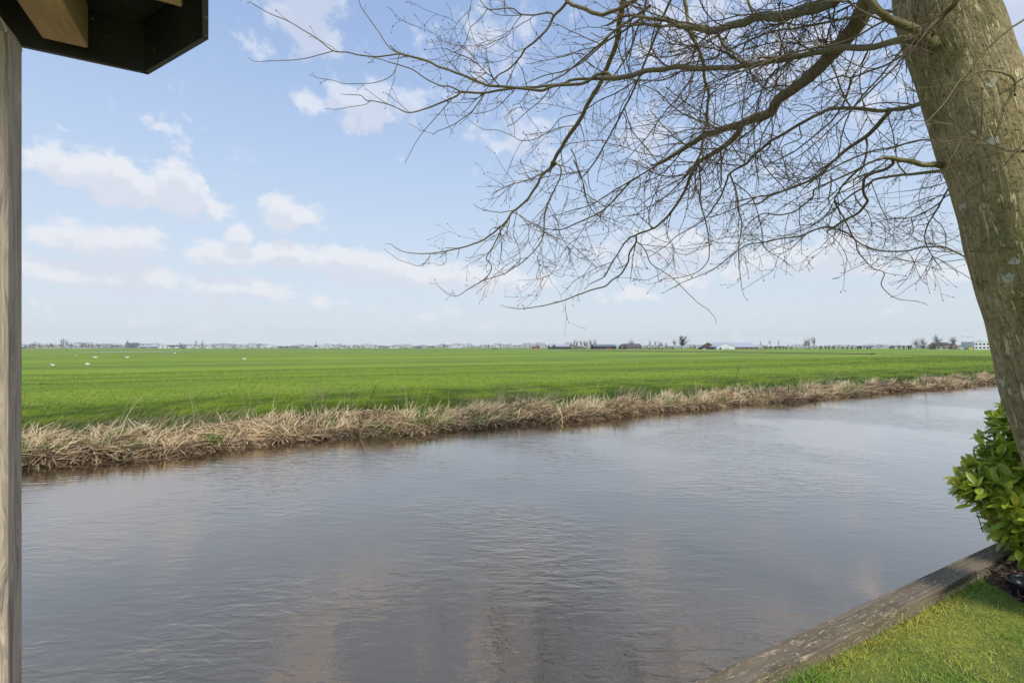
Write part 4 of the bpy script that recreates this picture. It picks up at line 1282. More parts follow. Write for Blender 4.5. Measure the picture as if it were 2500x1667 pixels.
def stalk(px, py, top, label, seed, branched=True, n=1, col=(.12, .10, .075), spread=.0, lean=.0, name='dry_stalk', cat='dry stalk', group=None, wid=.006):
    r = np.random.default_rng(seed)
    # base on the bank: solve for the ray meeting z ~ .12
    Y = (CZ - .14) * F / (py - HZ); base = pt(px, py, Y)
    hgt = (py - top) / F * Y
    mb = MB()
    for i in range(n):
        b0 = base + np.array([r.normal() * spread, r.normal() * spread * .4, -.12])
        h = hgt * (1 if i == 0 else r.uniform(.55, 1.0)) + .12
        d = np.array([lean + r.normal() * .12, r.normal() * .1, 1.0]); pts = [b0]; m = 9
        for j in range(m):
            d = d + r.normal(size=3) * .07; d /= np.linalg.norm(d); pts.append(pts[-1] + d * h / m)
        pts = np.array(pts)
        w = wid * r.uniform(.6, 1)
        c = np.array(col) * r.uniform(.7, 1.3)
        mb.tube(pts, np.linspace(w, w * .35, m + 1), 5, col=c)
        if branched:
            for j in range(3, m + 1):
                for _ in range(r.integers(1, 4)):
                    s = r.normal(size=3); s[2] = abs(s[2]) * 1.3 + .3; s /= np.linalg.norm(s)
                    l = h * r.uniform(.05, .16)
                    e = pts[j] + s * l
                    mb.tube([pts[j], pts[j] + s * l * .5 + [0, 0, .01], e], [w * .5, w * .4, w * .25], 4, col=c)
                    mb.tube([e, e + s * .012], [w * .9, w * .5], 4, col=c * .8)
    o = mb.build(name, M_STALK)
    tag(o, label, cat, group)
G_ = 'dry stalks standing along the far bank'
stalk(872, 1046, 935, 'dark crooked bare stem leaning right out of the reeds, centre left', 1, lean=.22, col=(.05, .04, .035), group=G_, wid=.009)
stalk(1784, 972, 893, 'single tall dark upright stem in the reeds below the white barn', 2, col=(.09, .075, .06), group=G_, wid=.008)
stalk(2258, 944, 897, 'short dark stem with broken head among the reeds at far right', 3, col=(.07, .06, .05), group=G_, wid=.014)
stalk(772, 1000, 934, 'pale tangled tuft of dead weed stalks left of the dark stem', 4, n=9, spread=.16, col=(.33, .26, .19), group=G_)
stalk(1262, 1010, 925, 'tall grey clump of dead weed stalks at mid bank', 5, n=11, spread=.22, col=(.20, .165, .13), group=G_, lean=.15)
stalk(1215, 1005, 945, 'lower grey tangle of dead weed stalks left of the tall grey clump', 6, n=8, spread=.2, col=(.18, .15, .12), group=G_, lean=.1)
stalk(1155, 1005, 955, 'pale dead weed stalks leftmost of the three mid-bank clumps', 7, n=7, spread=.2, col=(.34, .28, .19), group=G_)
stalk(1330, 1000, 940, 'thin straw-coloured stalks right of the tall grey clump', 8, n=6, spread=.25, col=(.36, .29, .19), group=G_, lean=.12)
stalk(2318, 935, 905, 'pale thin stalk beside the tree trunk edge on the far bank', 9, n=3, spread=.2, col=(.36, .30, .2), group=G_, wid=.009)
stalk(1960, 955, 912, 'spread of pale thin stalks right of the tall upright stem', 10, n=9, spread=.5, col=(.40, .33, .2), group=G_, wid=.006)

# ------------------------------------------------------------------ swans in the meadow
M_SWAN = simple('swan_feather', (0.80, 0.80, 0.78), (0.72, 0.72, 0.70), 12, 0.7)
M_BILL = simple('swan_bill', (0.65, 0.22, 0.03), (0.5, 0.16, 0.03), 12, 0.5)
def ell(mb, c, rx, ry, rz, tilt=0, **k):
    a = np.linspace(0, math.pi, 10); b = np.linspace(0, 2 * math.pi, 15)
    V = np.array([[rx * math.cos(u) , ry * math.sin(u) * math.cos(v), rz * math.sin(u) * math.sin(v)] for u in a for v in b])
    V[:, 2] += .25 * rz * (V[:, 0] / rx) ** 2 * np.sign(-V[:, 0])
    ct, st_ = math.cos(tilt), math.sin(tilt)
    V = np.stack([V[:, 0] * ct - V[:, 2] * st_, V[:, 1], V[:, 0] * st_ + V[:, 2] * ct], -1) + c
    idx = np.arange(150).reshape(10, 15)
    mb.add(V, np.stack([idx[:-1, :-1], idx[1:, :-1], idx[1:, 1:], idx[:-1, 1:]], -1).reshape(-1, 4), **k)
def ground(px, py):
    """where the ray through a pixel meets the meadow"""
    Y = 10.0
    for _ in range(4000):
        p = pt(px, py, Y)
        s_, n_ = p[:2] @ dV[:2], p[:2] @ nV[:2]
        if n_ > 13 and p[2] <= float(field_z(np.array(s_), np.array(n_))): break
        Y *= 1.003
        if Y > 900: break
    p[2] = float(field_z(np.array(s_), np.array(n_)))
    return p, Y
def swan(px, py, lenpx, face, neck, label):
    p, Y = ground(px, py)
    L = lenpx * .88 / F * Y
    root = empty('swan', p)
    tag(root, label, 'swan', 'white swans resting in the meadow')
    mb = MB(); f = face
    h = .20 * L
    ell(mb, p + [0, 0, h], L * .46, L * .22, L * .20, 0)
    mb.tube([p + [-f * L * .35, 0, h + .05 * L], p + [-f * L * .50, 0, h + .12 * L], p + [-f * L * .62, 0, h + .13 * L]], [L * .13, L * .07, L * .01], 8)   # tail
    if neck == 'up':
        pts = [p + [f * L * .36, 0, h], p + [f * L * .46, 0, h + .14 * L], p + [f * L * .44, 0, h + .30 * L], p + [f * L * .50, 0, h + .40 * L], p + [f * L * .56, 0, h + .40 * L]]
    elif neck == 'low':
        pts = [p + [f * L * .34, 0, h], p + [f * L * .50, 0, h + .12 * L], p + [f * L * .60, 0, h + .06 * L], p + [f * L * .66, 0, h - .08 * L], p + [f * L * .70, 0, h - .12 * L]]
    else:
        pts = [p + [f * L * .34, 0, h], p + [f * L * .42, 0, h + .16 * L], p + [f * L * .25, 0, h + .24 * L], p + [f * L * .05, 0, h + .22 * L], p + [0, 0, h + .20 * L]]
    pts = catmull(np.array(pts), 4)
    rad = np.linspace(L * .085, L * .04, len(pts)); rad[-5:] = L * .052
    mb.tube(pts, rad, 8)
    mb.build('body', M_SWAN, root)
    e = pts[-1]; dr = pts[-1] - pts[-2]; dr = dr / np.linalg.norm(dr)
    mb = MB(); mb.tube([e, e + dr * L * .05, e + dr * L * .12], [L * .035, L * .026, L * .01], 6)
    mb.build('bill', M_BILL, root)
swan(129, 893, 10, -1, 'up', 'white swan with raised neck nearest the post, leftmost of the front pair')
swan(214, 891, 12, -1, 'back', 'white swan with neck folded back, right one of the front pair')
swan(232, 874, 10, 1, 'low', 'white grazing swan above the front pair')
swan(311, 874, 9, -1, 'up', 'white swan with small raised neck right of the grazing one')
swan(185, 868, 4, 1, 'back', 'tiny white swan far off between the post and the grazing one')
swan(427, 863, 6, 1, 'back', 'small white swan just below the right end of the pale ditch water')
swan(597, 878, 9, -1, 'up', 'lone white swan furthest to the right of the flock')

# ------------------------------------------------------------------ ditches and things in the meadow
def strip(name, pts, w, m, z=.01, label=None, **kw):
    mb = MB(); V = []
    for i, p in enumerate(pts):
        t = pts[min(i + 1, len(pts) - 1)] - pts[max(i - 1, 0)]; t[2] = 0; t = t / np.linalg.norm(t)
        s_ = np.array([t[1], -t[0], 0]) * w * (.6 + .8 * rng.random()) * .5
        V += [p - s_ + [0, 0, z], p + [0, 0, z + kw.get('h', 0)], p + s_ + [0, 0, z]]
    idx = np.arange(len(V)).reshape(-1, 3)
    mb.add(V, np.vstack([np.stack([idx[:-1, j], idx[:-1, j + 1], idx[1:, j + 1], idx[1:, j]], -1) for j in range(2)]))
    return mb.build(name, m)
M_DITCH = simple('ditch_earth', (0.085, 0.062, 0.035), (0.10, 0.11, 0.035), .8, 0.9)
M_PALEW = simple('pale_ditch_water', (0.42, 0.40, 0.33), (0.36, 0.35, 0.29), .2, 0.3)
def gp(px, py): return ground(px, py)[0]
pp = [gp(x, y) for x, y in zip(np.linspace(1400, 2130, 26), np.linspace(856.4, 865.2, 26))]
tag(strip('ditch', pp, 2.6, M_DITCH, .03, h=.32), kind='structure')
pp = [gp(x, y) for x, y in zip(np.linspace(2150, 2440, 16), np.linspace(865.5, 871.5, 16))]
tag(strip('ditch', pp, .9, M_DITCH, .03, h=.12), kind='structure')
pp = [gp(x, y) for x, y in zip(np.linspace(560, 1300, 26), np.linspace(855.5, 854.5, 26))]
tag(strip('ditch', pp, 2.0, M_DITCH, .03, h=.16), kind='structure')
pp = [gp(x, y) for x, y in zip(np.linspace(213, 470, 14), np.linspace(860.3, 858.3, 14))]
tag(strip('ditch_water', pp, 16.0, M_PALEW, .10, h=.01), kind='structure')

def rack(px, py, w, label):
    p, Y = ground(px, py); W_ = w / F * Y
    root = empty('hay_rack', p); tag(root, label, 'hay rack', 'racks and troughs left in the meadow')
    M = simple('old_rack_wood', (.10, .07, .05), (.06, .045, .03), 3, .9)
    mb = MB(); h = W_ * .42
    Mx = lambda v: v + p
    mb.box((-W_ / 2, -W_ * .2, h * .35), (W_ / 2, W_ * .2, h * .5), Mx)
    for i in range(7):
        x = -W_ / 2 + W_ * i / 6.2
        mb.box((x, -W_ * .21, h * .52), (x + W_ * .05, -W_ * .19, h), Mx)
    mb.box((-W_ / 2, -W_ * .225, h), (W_ / 2, -W_ * .17, h * 1.12), Mx)
    mb.build('frame', M, root, smooth=False)
    for sx in (-1, 1):
        mb = MB(); x = sx * W_ * .42
        mb.box((x - W_ * .04, -W_ * .15, -.05), (x + W_ * .04, W_ * .15, h * .348), Mx); mb.build('leg', M, root, smooth=False)
rack(1207, 853.5, 11, 'dark wooden hay rack standing alone in mid meadow')
rack(990, 852.6, 9, 'low greenish trough in the meadow left of the dark hay rack')

# ------------------------------------------------------------------ far things: builders
M_FTRUNK = simple('far_trunk', (.075, .06, .045), (.05, .042, .035), 1, .9)
M_FTWIG = simple('far_twigs', (.105, .080, .055), (.075, .058, .042), .5, .9)
M_FWILLOW = simple('far_willow_twigs', (.13, .082, .05), (.09, .06, .04), .5, .9)
M_FOCHRE = simple('far_budding_leaves', (.20, .155, .035), (.14, .12, .035), .6, .9)
M_FGREEN = simple('far_evergreen', (.055, .060, .025), (.035, .04, .02), .6, .9)
M_FBUSH = simple('far_bush', (.075, .065, .040), (.05, .045, .03), .6, .9)
def fp(px, Y, py=None):
    return np.array([(px - 1250) / F * Y, Y, GZ])
def far_tree(name, px, Y, hpx, wpx, label, cat='tree', group=None, kind='bare', seed=0, m=None, trunkfrac=.3, dens=1.0, base=0):
    r = np.random.default_rng(seed + int(px * 7))
    p = fp(px, Y); H = hpx / F * Y; Wd = wpx / F * Y
    root = empty(name, p); tag(root, label, cat, group)
    mb = MB()
    tr = max(.012 * H, .12) * (1.4 if kind == 'pollard' else 1)
    lean = r.normal() * .05 * H
    if kind == 'pollard':
        tr = max(.09 * H, .22)
        mb.tube([p + [0, 0, -.1], p + [lean, 0, H * .28], p + [lean * 1.2, 0, H * .45]], [tr * 1.2, tr, tr * 1.35], 7); mb.build('trunk', M_FTRUNK, root)
        mb = MB(); c0 = p + [lean * 1.2, 0, H * .43]
        for _ in range(int(110 * dens)):
            d = r.normal(size=3); d[2] = abs(d[2]) * .9 + .15; d[0] *= 1.2; d /= np.linalg.norm(d)
            l = H * .56 * r.uniform(.6, 1.0)
            d[0] *= Wd / H * 1.0
            mb.tube([c0, c0 + d * l * .5, c0 + d * l], [.05 * H / 4, .035 * H / 4, .02 * H / 4], 3, cap=False)
        mb.build('crown', m or M_FWILLOW, root)
        return
    if kind in ('bare', 'poplar'):
        th = H * trunkfrac
        top = p + [lean, 0, H * (.7 if kind == 'bare' else .95)]
        mb.tube([p + [0, 0, -.1], p + [lean * .3, 0, th], top], [tr * 1.3, tr, tr * .35], 7); mb.build('trunk', M_FTRUNK, root)
        mb = MB()
        nb = int((34 if kind == 'bare' else 34) * dens)
        w = max(.045, .0042 * H)
        for _ in range(nb):
            if kind == 'bare':
                d = r.normal(size=3); d /= np.linalg.norm(d); d *= r.uniform(.55, 1.0)
                cz = (th * .75 + H) / 2 / H
                tgt = p + np.array([lean, 0, H * cz]) + d * [Wd * .5, Wd * .5, (H - th * .75) / 2]
                o = p + np.array([lean * .5, 0, 0]); o[2] = p[2] + min(max(th, (tgt[2] - p[2]) * r.uniform(.45, .75)), H * .75)
            else:
                t = r.uniform(0, 1)
                o = p + [lean * (.3 + .7 * t), 0, th + (H * .8 - th) * t]
                tgt = o + np.array([r.normal() * Wd * .28, r.normal() * Wd * .28, H * .2])
            mid_ = o * .5 + tgt * .5 + [0, 0, -.04 * H * (kind == 'bare')] + r.normal(size=3) * .02 * H
            pts = catmull(np.array([o, mid_, tgt]), 2)
            mb.tube(pts, np.linspace(w * 1.7, w * .6, len(pts)), 4, cap=False)
            l = np.linalg.norm(tgt - o)
            for _2 in range(int(7 * max(dens, .8))):
                j = r.integers(1, len(pts)); d2 = (tgt - o) / (l + 1e-6) + r.normal(size=3) * .6; d2[2] += .25; d2 /= np.linalg.norm(d2)
                l2 = H * r.uniform(.06, .13); q = pts[j] + d2 * l2
                mb.tube([pts[j], q], [w * .6, w * .35], 3, cap=False)
                for _3 in range(2):
                    d3 = d2 + r.normal(size=3) * .5; mb.tube([pts[j] + d2 * l2 * .6, pts[j] + d2 * l2 * .6 + d3 * l2 * .6], [w * .45, w * .3], 3, cap=False)
        mb.build('crown', m or M_FTWIG, root)
        return
    # leafy or dense bush: many small leaf-cluster faces through the volume
    mb.tube([p + [0, 0, -.1], p + [0, 0, H * .4]], [tr * 1.3, tr], 6); mb.build('trunk', M_FTRUNK, root)
    mb = MB(); n = int(420 * dens)
    lob = [(r.uniform(-.55, .55), r.uniform(-.5, .5), r.uniform(.3, .75), r.uniform(.28, .5)) for _ in range(8)]
    c_ = []; 
    for _ in range(n):
        lx, ly, lz, lr = lob[r.integers(0, 8)]
        d = r.normal(size=3); d /= np.linalg.norm(d); d *= r.uniform(.5, 1.0) ** .5 * lr
        c_.append([lx * Wd * .62 + d[0] * Wd * .75, ly * Wd * .5 + d[1] * Wd * .6, max(.02, lz + d[2] * .62) * H])
    c_ = np.array(c_) + p
    sz = .035 * max(H, Wd * .6)
    up = r.normal(size=(n, 3)); up /= np.linalg.norm(up, axis=1)[:, None]
    blades(mb, c_, up, sz * r.uniform(.8, 2.2, n), sz * r.uniform(.8, 1.6, n), r.normal(size=(n, 3)) * .3, 2, None, taper=.6)
    mb.build('crown', m or M_FBUSH, root)

def house(name, px, Y, wpx, eave, ridge, label, cat='house', depth=9, walls=(.5, .48, .45), roof=(.10, .09, .09), ridge_dir='x', windows=0, doors=0, group=None, rot=0.0, chim=0, dormer=0, gablec=None, base=0.0):
    p = fp(px, Y); W_ = wpx / F * Y; he = eave / F * Y; hr = ridge / F * Y
    p[2] = GZ + base
    ca_, sa_ = math.cos(rot), math.sin(rot)
    def M(v):
        v = np.asarray(v, float)
        return np.stack([v[:, 0] * ca_ - v[:, 1] * sa_, v[:, 0] * sa_ + v[:, 1] * ca_, v[:, 2]], -1) + p
    root = empty(name, p); tag(root, label, cat, group)
    MWm = simple(name + '_wall', walls, tuple(x * .85 for x in walls), .6, .85)
    MR = simple(name + '_roof', roof, tuple(x * .8 for x in roof), .8, .7)
    MG = simple(name + '_glass', (.03, .035, .045), (.02, .02, .03), 1, .15)
    w, dd_ = W_ / 2, depth
    mb = MB()
    mb.box((-w, 0, -.1), (w, dd_, he), M)
    if hr > he + .05:
        if ridge_dir == 'x':
            for sx in (-1, 1):
                x = sx * w * .999
                v = M([(x, 0, he), (x, dd_, he), (x, dd_ / 2, hr - .05)]); mb.add(v, [(0, 1, 2)])
        else:
            for y in (0.002, dd_ - .002):
                v = M([(-w, y, he), (w, y, he), (0, y, hr - .05)]); mb.add(v, [(0, 1, 2)])
    mb.build('wall', MWm, root, smooth=False)
    mb = MB(); o = .35; th = .18
    if hr > he + .05:
        if ridge_dir == 'x':
            for y0, y1 in ((-o, dd_ / 2), (dd_ + o, dd_ / 2)):
                z0 = he - o * (hr - he) / (dd_ / 2)
                v = M([(-w - o, y0, z0), (w + o, y0, z0), (w + o, y1, hr), (-w - o, y1, hr), (-w - o, y0, z0 + th), (w + o, y0, z0 + th), (w + o, y1, hr + th), (-w - o, y1, hr + th)])
                mb.add(v, [(0, 1, 2, 3), (4, 5, 6, 7), (0, 1, 5, 4), (1, 2, 6, 5), (3, 0, 4, 7)])
        else:
            for x0 in (-w - o, w + o):
                z0 = he - o * (hr - he) / w
                v = M([(x0, -o, z0), (x0, dd_ + o, z0), (0, dd_ + o, hr), (0, -o, hr), (x0, -o, z0 + th), (x0, dd_ + o, z0 + th), (0, dd_ + o, hr + th), (0, -o, hr + th)])
                mb.add(v, [(0, 1, 2, 3), (4, 5, 6, 7), (0, 1, 5, 4), (1, 2, 6, 5), (3, 0, 4, 7), (2, 3, 7, 6)])
    else:
        mb.box((-w - .15, -.15, he), (w + .15, dd_ + .15, he + .3), M)
    ro = mb.build('roof', MR, root, smooth=False)
    for i in range(chim):
        mb = MB(); x = (-.55 + 1.1 * i) * w; mb.box((x - .4, dd_ * .5 - .4, hr - .5), (x + .4, dd_ * .5 + .4, hr + 1.0), M)
        mb.build('chimney', MWm, root, smooth=False)
    rows = 2 if windows < 0 else 1
    nw = abs(windows)
    for rr_ in range(rows):
        for i in range(nw):
            x = -w + W_ * (i + .5) / nw; ww = W_ / nw * .30
            z0 = he * (.25 if rows == 1 else (.12 + .48 * rr_)); z1 = z0 + he * (.4 if rows == 1 else .24)
            mb = MB(); mb.box((x - ww, -.06, z0), (x + ww, .02, z1), M); mb.build('window', MG, root, smooth=False)
    for i in range(doors):
        x = -w + W_ * (i + .5) / doors * .8; ww = W_ / doors * .12
        mb = MB(); mb.box((x - ww, -.07, -.05), (x + ww, .02, he * .7), M); mb.build('door', MG, root, smooth=False)
    return root, M, (w, dd_, he, hr)

# --- farms to the right (about 450-600 m away)
house('white_barn', 1368, 560, 52, 6, 12, 'long low barn with pale grey roof left of the farm row', 'barn', 26, (.06, .055, .05), (.42, .44, .47), 'x', 0)
house('barn_gable', 1353, 545, 12, 4, 11, 'dark timber gable end at the left tip of the pale-roofed barn', 'barn', 12, (.04, .04, .045), (.35, .36, .38), 'y', 0)
house('dark_barn', 1478, 540, 54, 7, 11.5, 'low open dark cattle shed with pale roof edge', 'barn', 24, (.035, .04, .05), (.17, .19, .21), 'x', 6)
house('farm_house', 1548, 530, 36, 6, 13, 'farmhouse with solar panels on its grey roof behind the hedge', 'farmhouse', 12, (.24, .19, .15), (.10, .10, .105), 'x', 4, chim=1)
house('farm_house', 1523, 535, 14, 6, 12.5, 'brown gabled outbuilding left of the solar-panel farmhouse', 'farmhouse', 12, (.17, .13, .10), (.11, .10, .10), 'y', 1)
r_, M_, (w, dd_, he, hr) = house('cattle_shed', 1800, 520, 104, 5.5, 17, 'large barn with long ribbed light grey roof and brick side wall', 'barn', 42, (.26, .16, .12), (.44, .47, .51), 'x', 9)
house('white_gable', 1772, 500, 44, 6.5, 14.5, 'white gable front of the large grey-roofed barn', 'barn', 19, (.72, .74, .76), (.50, .52, .55), 'y', 0, doors=2)
house('black_silo', 1729, 500, 30, 4.8, 4.8, 'low black clamp beside the white gable barn', 'silage clamp', 10, (.02, .02, .024), (.045, .045, .05), 'x', 0)
house('farm_house', 2304, 480, 36, 9, 17, 'dark roofed farmhouse behind the round evergreen bushes', 'farmhouse', 9, (.48, .43, .36), (.085, .065, .055), 'x', 3, chim=1)
house('farm_house', 2331, 478, 13, 7, 14, 'small red brick gabled house right of the dark roofed farmhouse', 'farmhouse', 9, (.27, .16, .12), (.11, .085, .07), 'y', 1)
house('office_block', 2398, 470, 38, 18, 18, 'white flat-roofed two-storey building half hidden by the trunk', 'building', 14, (.72, .73, .75), (.55, .56, .58), 'x', -4)
house('brick_house', 1314, 620, 7, 5, 9, 'tiny red brick house left of the pale-roofed barn', 'house', 8, (.32, .12, .08), (.16, .10, .08), 'x', 1)
house('brick_house', 1303, 640, 9, 3.5, 6, 'tiny low dark red shed at mid horizon', 'house', 8, (.30, .10, .07), (.18, .07, .06), 'x', 0)
# solar panels
M_SOL = simple('solar_panel', (.03, .04, .07), (.02, .03, .05), 1, .15)
def vehicle(name, px, Y, lpx, hpx, col, label, cat='car', group='vehicles parked at the farms'):
    p = fp(px, Y - 4); L = lpx / F * Y; h = hpx / F * Y
    root = empty(name, p); tag(root, label, cat, group)
    m = simple(name + '_paint', col, tuple(x * .9 for x in col), 1, .3)
    mb = MB(); Mx = lambda v: v + p
    prof = [(-.5, .22), (-.5, .55), (-.28, .62), (-.18, 1), (.28, 1), (.42, .6), (.5, .5), (.5, .22)]
    V = np.array([[x * L, y, z * h] for y in (-.9, .9) for x, z in prof]) + p
    mb.add(V, [tuple(range(8))]); mb.add(V, [tuple(range(15, 7, -1))]); mb.add(V, [(i, (i + 1) % 8, 8 + (i + 1) % 8, 8 + i) for i in range(8)])
    mb.build('body', m, root, smooth=False)
    mb = MB()
    for x in (-.3, .3):
        a = np.linspace(0, 2 * math.pi, 12, endpoint=False)
        V = np.array([[x * L + h * .24 * math.cos(t), y, h * .24 + h * .24 * math.sin(t)] for y in (-.95, .95) for t in a]) + p
        mb2 = MB(); mb2.add(V, [tuple(range(12))]); mb2.add(V, [tuple(range(23, 11, -1))]); mb2.add(V, [(i, (i + 1) % 12, 12 + (i + 1) % 12, 12 + i) for i in range(12)])
        mb2.build('wheel', M_FTRUNK, root)
vehicle('red_trailer', 1486, 520, 14, 2.8, (.55, .04, .05), 'bright red trailer in front of the open dark cattle shed', 'trailer')
vehicle('white_van', 1775, 490, 14, 3.5, (.8, .8, .8), 'white van parked before the white gable barn', 'van')
vehicle('parked_car', 2348, 470, 12, 4, (.75, .77, .80), 'white car right of the small brick gabled house')
vehicle('parked_car', 2358, 468, 9, 3.5, (.12, .14, .30), 'dark blue car beside the yellow container')
def container(px, Y, wpx, hpx, col, label, cat='container'):
    p = fp(px, Y); W_ = wpx / F * Y; h = hpx / F * Y
    mb = MB(); Mx = lambda v: v + p
    mb.box((-W_ / 2, 0, 0), (W_ / 2, 2.4, h), Mx)
    for i in range(9):
        x = -W_ / 2 + W_ * (i + .3) / 9; mb.box((x, -.06, .1), (x + W_ / 22, 0, h - .1), Mx)
    mb.box((-W_ / 2 - .05, -.08, h), (W_ / 2 + .05, 2.48, h + .12), Mx)
    tag(mb.build('container', simple('container_paint', col, None, 1, .5), smooth=False), label, cat)
container(2370, 465, 9, 5, (.75, .55, .02), 'bright yellow container left of the white two-storey building')
container(1720, 470, 0.01 + 8, 2.6, (.55, .56, .58), 'small grey container before the black clamp')
def flagpole(px, Y, hpx, side, label):
    p = fp(px, Y); H = hpx / F * Y
    root = empty('flagpole', p); tag(root, label, 'flagpole', 'flagpoles beside the white building')
    mb = MB(); mb.tube([p, p + [0, 0, H]], [.12, .07], 6); mb.build('pole', M_SWAN, root)
    mb = MB(); xs = np.linspace(0, side * 3.4, 8)
    V = [p + [x, .3 * math.sin(i), H - .3 + .35 * i * .2 - dz] for dz in (0, 1.1) for i, x in enumerate(xs)]
    idx = np.arange(16).reshape(2, 8); mb.add(V, np.stack([idx[0, :-1], idx[0, 1:], idx[1, 1:], idx[1, :-1]], -1))
    mb.build('flag', simple('flag_cloth', (.55, .57, .65), None, 1, .8), root)
flagpole(2353, 480, 33, -1, 'leftmost grey flagpole beside the white building')
flagpole(2366, 480, 31, -1, 'middle grey flagpole beside the white building')
flagpole(2376, 480, 32, -1, 'rightmost grey flagpole beside the white building')

# yards hedges
def hedge_row(px0, px1, Y, hpx, label, m=None):
    p0, p1 = fp(px0, Y), fp(px1, Y); H = hpx / F * Y; L = np.linalg.norm(p1 - p0); n = int(L * 9)
    t = rng.uniform(0, 1, n); c_ = p0 + (p1 - p0) * t[:, None]; c_[:, 1] += rng.uniform(-1, 1, n); c_[:, 2] = GZ + H * rng.uniform(0, 1, n) * (1 + .15 * np.sin(t * L))
    up = rng.normal(size=(n, 3)); up /= np.linalg.norm(up, axis=1)[:, None]
    mb = MB(); blades(mb, c_, up, rng.uniform(.4, .9, n), rng.uniform(.3, .7, n), rng.normal(size=(n, 3)) * .3, 2, None, taper=.5)
    tag(mb.build('field_hedge', m or M_FBUSH), label, 'hedge')
hedge_row(1372, 1430, 530, 3.5, 'low dark hedge under the tall bare trees right of the pale barn')
hedge_row(1560, 1645, 515, 6.5, 'brown clipped hedge right of the solar-panel farmhouse')
hedge_row(1440, 1455, 520, 3, 'short hedge stub left of the open dark cattle shed')
ORD = ['first', 'second', 'third', 'fourth', 'fifth', 'sixth', 'seventh', 'eighth', 'ninth', 'tenth', 'eleventh', 'twelfth', 'thirteenth', 'fourteenth', 'fifteenth', 'sixteenth', 'seventeenth', 'eighteenth', 'nineteenth', 'twentieth', 'twenty-first', 'twenty-second', 'twenty-third', 'twenty-fourth', 'twenty-fifth', 'twenty-sixth', 'twenty-seventh', 'twenty-eighth', 'twenty-ninth', 'thirtieth']
far_tree('bare_tree', 1663, 500, 35, 27, 'large round-crowned bare tree, the tallest on the right horizon', kind='bare', trunkfrac=.3, dens=1.9)
far_tree('bare_tree', 1646, 510, 28, 11, 'slim bare tree just left of the large round-crowned tree', kind='bare', trunkfrac=.45, dens=.7)
far_tree('willow_tree', 1733, 520, 15, 17, 'yellow-ochre budding tree behind the low black clamp', kind='leafy', m=M_FOCHRE, seed=2)
far_tree('willow_tree', 1540, 560, 19, 19, 'yellow-green budding tree behind the solar-panel farmhouse', kind='leafy', m=M_FOCHRE, seed=3)
g = 'tall bare trees right of the pale-roofed barn'
for i, (x, h, w) in enumerate([(1394, 20, 9), (1401, 24, 10), (1408, 24, 9), (1419, 23, 9), (1427, 24, 10), (1433, 20, 8), (1442, 27, 10), (1452, 26, 11)]):
    far_tree('bare_tree', x, 560, h, w, ORD[i] + ' bare tree from the left in the tall group right of the pale barn', group=g, kind='bare', trunkfrac=.3, dens=.8)
g = 'thin bare trees behind the clipped hedge'
for i, (x, h, w) in enumerate([(1587, 24, 7), (1600, 23, 8), (1610, 22, 8), (1617, 21, 9), (1627, 18, 8), (1538, 26, 7), (1546, 25, 7)]):
    far_tree('bare_tree', x, 590, h, w, ORD[i] + ' thin bare tree in the group behind the farmhouse and clipped hedge', group=g, kind='bare', trunkfrac=.3, dens=.5)
for i, (x, h, w) in enumerate([(1857, 22, 4), (1881, 24, 6), (1901, 23, 6)]):
    far_tree('bare_tree', x, 600, h, w, ['left', 'middle', 'right'][i] + ' one of the three slender bare trees behind the large barn', group='slender trees behind the barn', kind='bare', trunkfrac=.6, dens=.3)
far_tree('bare_tree', 1968, 470, 30, 13, 'left dark bare tree of the pair right of the pollard willows', kind='bare', trunkfrac=.35, dens=.9, group='pair of bare trees')
far_tree('bare_tree', 1989, 480, 33, 13, 'right paler bare tree of the pair right of the pollard willows', kind='bare', trunkfrac=.5, dens=.8, group='pair of bare trees')
far_tree('bare_tree', 1974, 472, 31, 11, 'second dark stem joined close to the left tree of the pair', kind='bare', trunkfrac=.35, dens=.8, group='pair of bare trees')
for i, (x, h, w) in enumerate([(2237, 28, 24), (2254, 29, 20), (2286, 38, 22), (2328, 33, 14), (2394, 24, 14)]):
    far_tree('bare_tree', x, 490, h, w, ORD[i] + ' spreading bare tree from the left around the dark roofed farmhouse', group='bare trees round the right farmhouse', kind='bare', trunkfrac=.45, dens=1.0)
for i, (x, h, w, m) in enumerate([(2249, 11, 14, M_FGREEN), (2272, 9, 14, M_FBUSH), (2290, 17, 22, M_FGREEN), (2278, 14, 12, M_FGREEN), (2308, 9, 14, M_FGREEN), (2254, 13, 8, M_FGREEN)]):
    far_tree('round_bush', x, 466, h, w, ORD[i] + ' dark round bush from the left before the dark roofed farmhouse', 'bush', 'dark bushes before the right farmhouse', kind='leafy', m=m, dens=1.3, seed=i)
pl = [2004, 2016, 2024, 2036, 2057, 2068, 2080, 2094, 2101, 2118, 2125, 2174, 2181, 2195, 2207, 2218, 2223, 1869, 1880, 1893, 1905, 1913, 1920, 1931]
for i, x in enumerate(sorted(pl)):
    far_tree('pollard_willow', x, 455, rng.uniform(8.5, 10.5) + (1.5 if x > 2190 else 0), rng.uniform(6.5, 9.5), ORD[i] + ' pollard willow from the left in the long row on the right horizon', 'pollard willow', 'pollard willows in a row', kind='pollard', seed=i)
hedge_row(1862, 1876, 470, 8, 'brown thicket at the right end of the large barn', M_FWILLOW)
far_tree('round_bush', 1695, 560, 11, 9, 'brown bush left of the low black clamp', 'bush', kind='leafy')
far_tree('round_bush', 1684, 600, 8, 14, 'hazy low bush right of the large round-crowned tree', 'bush', kind='leafy')

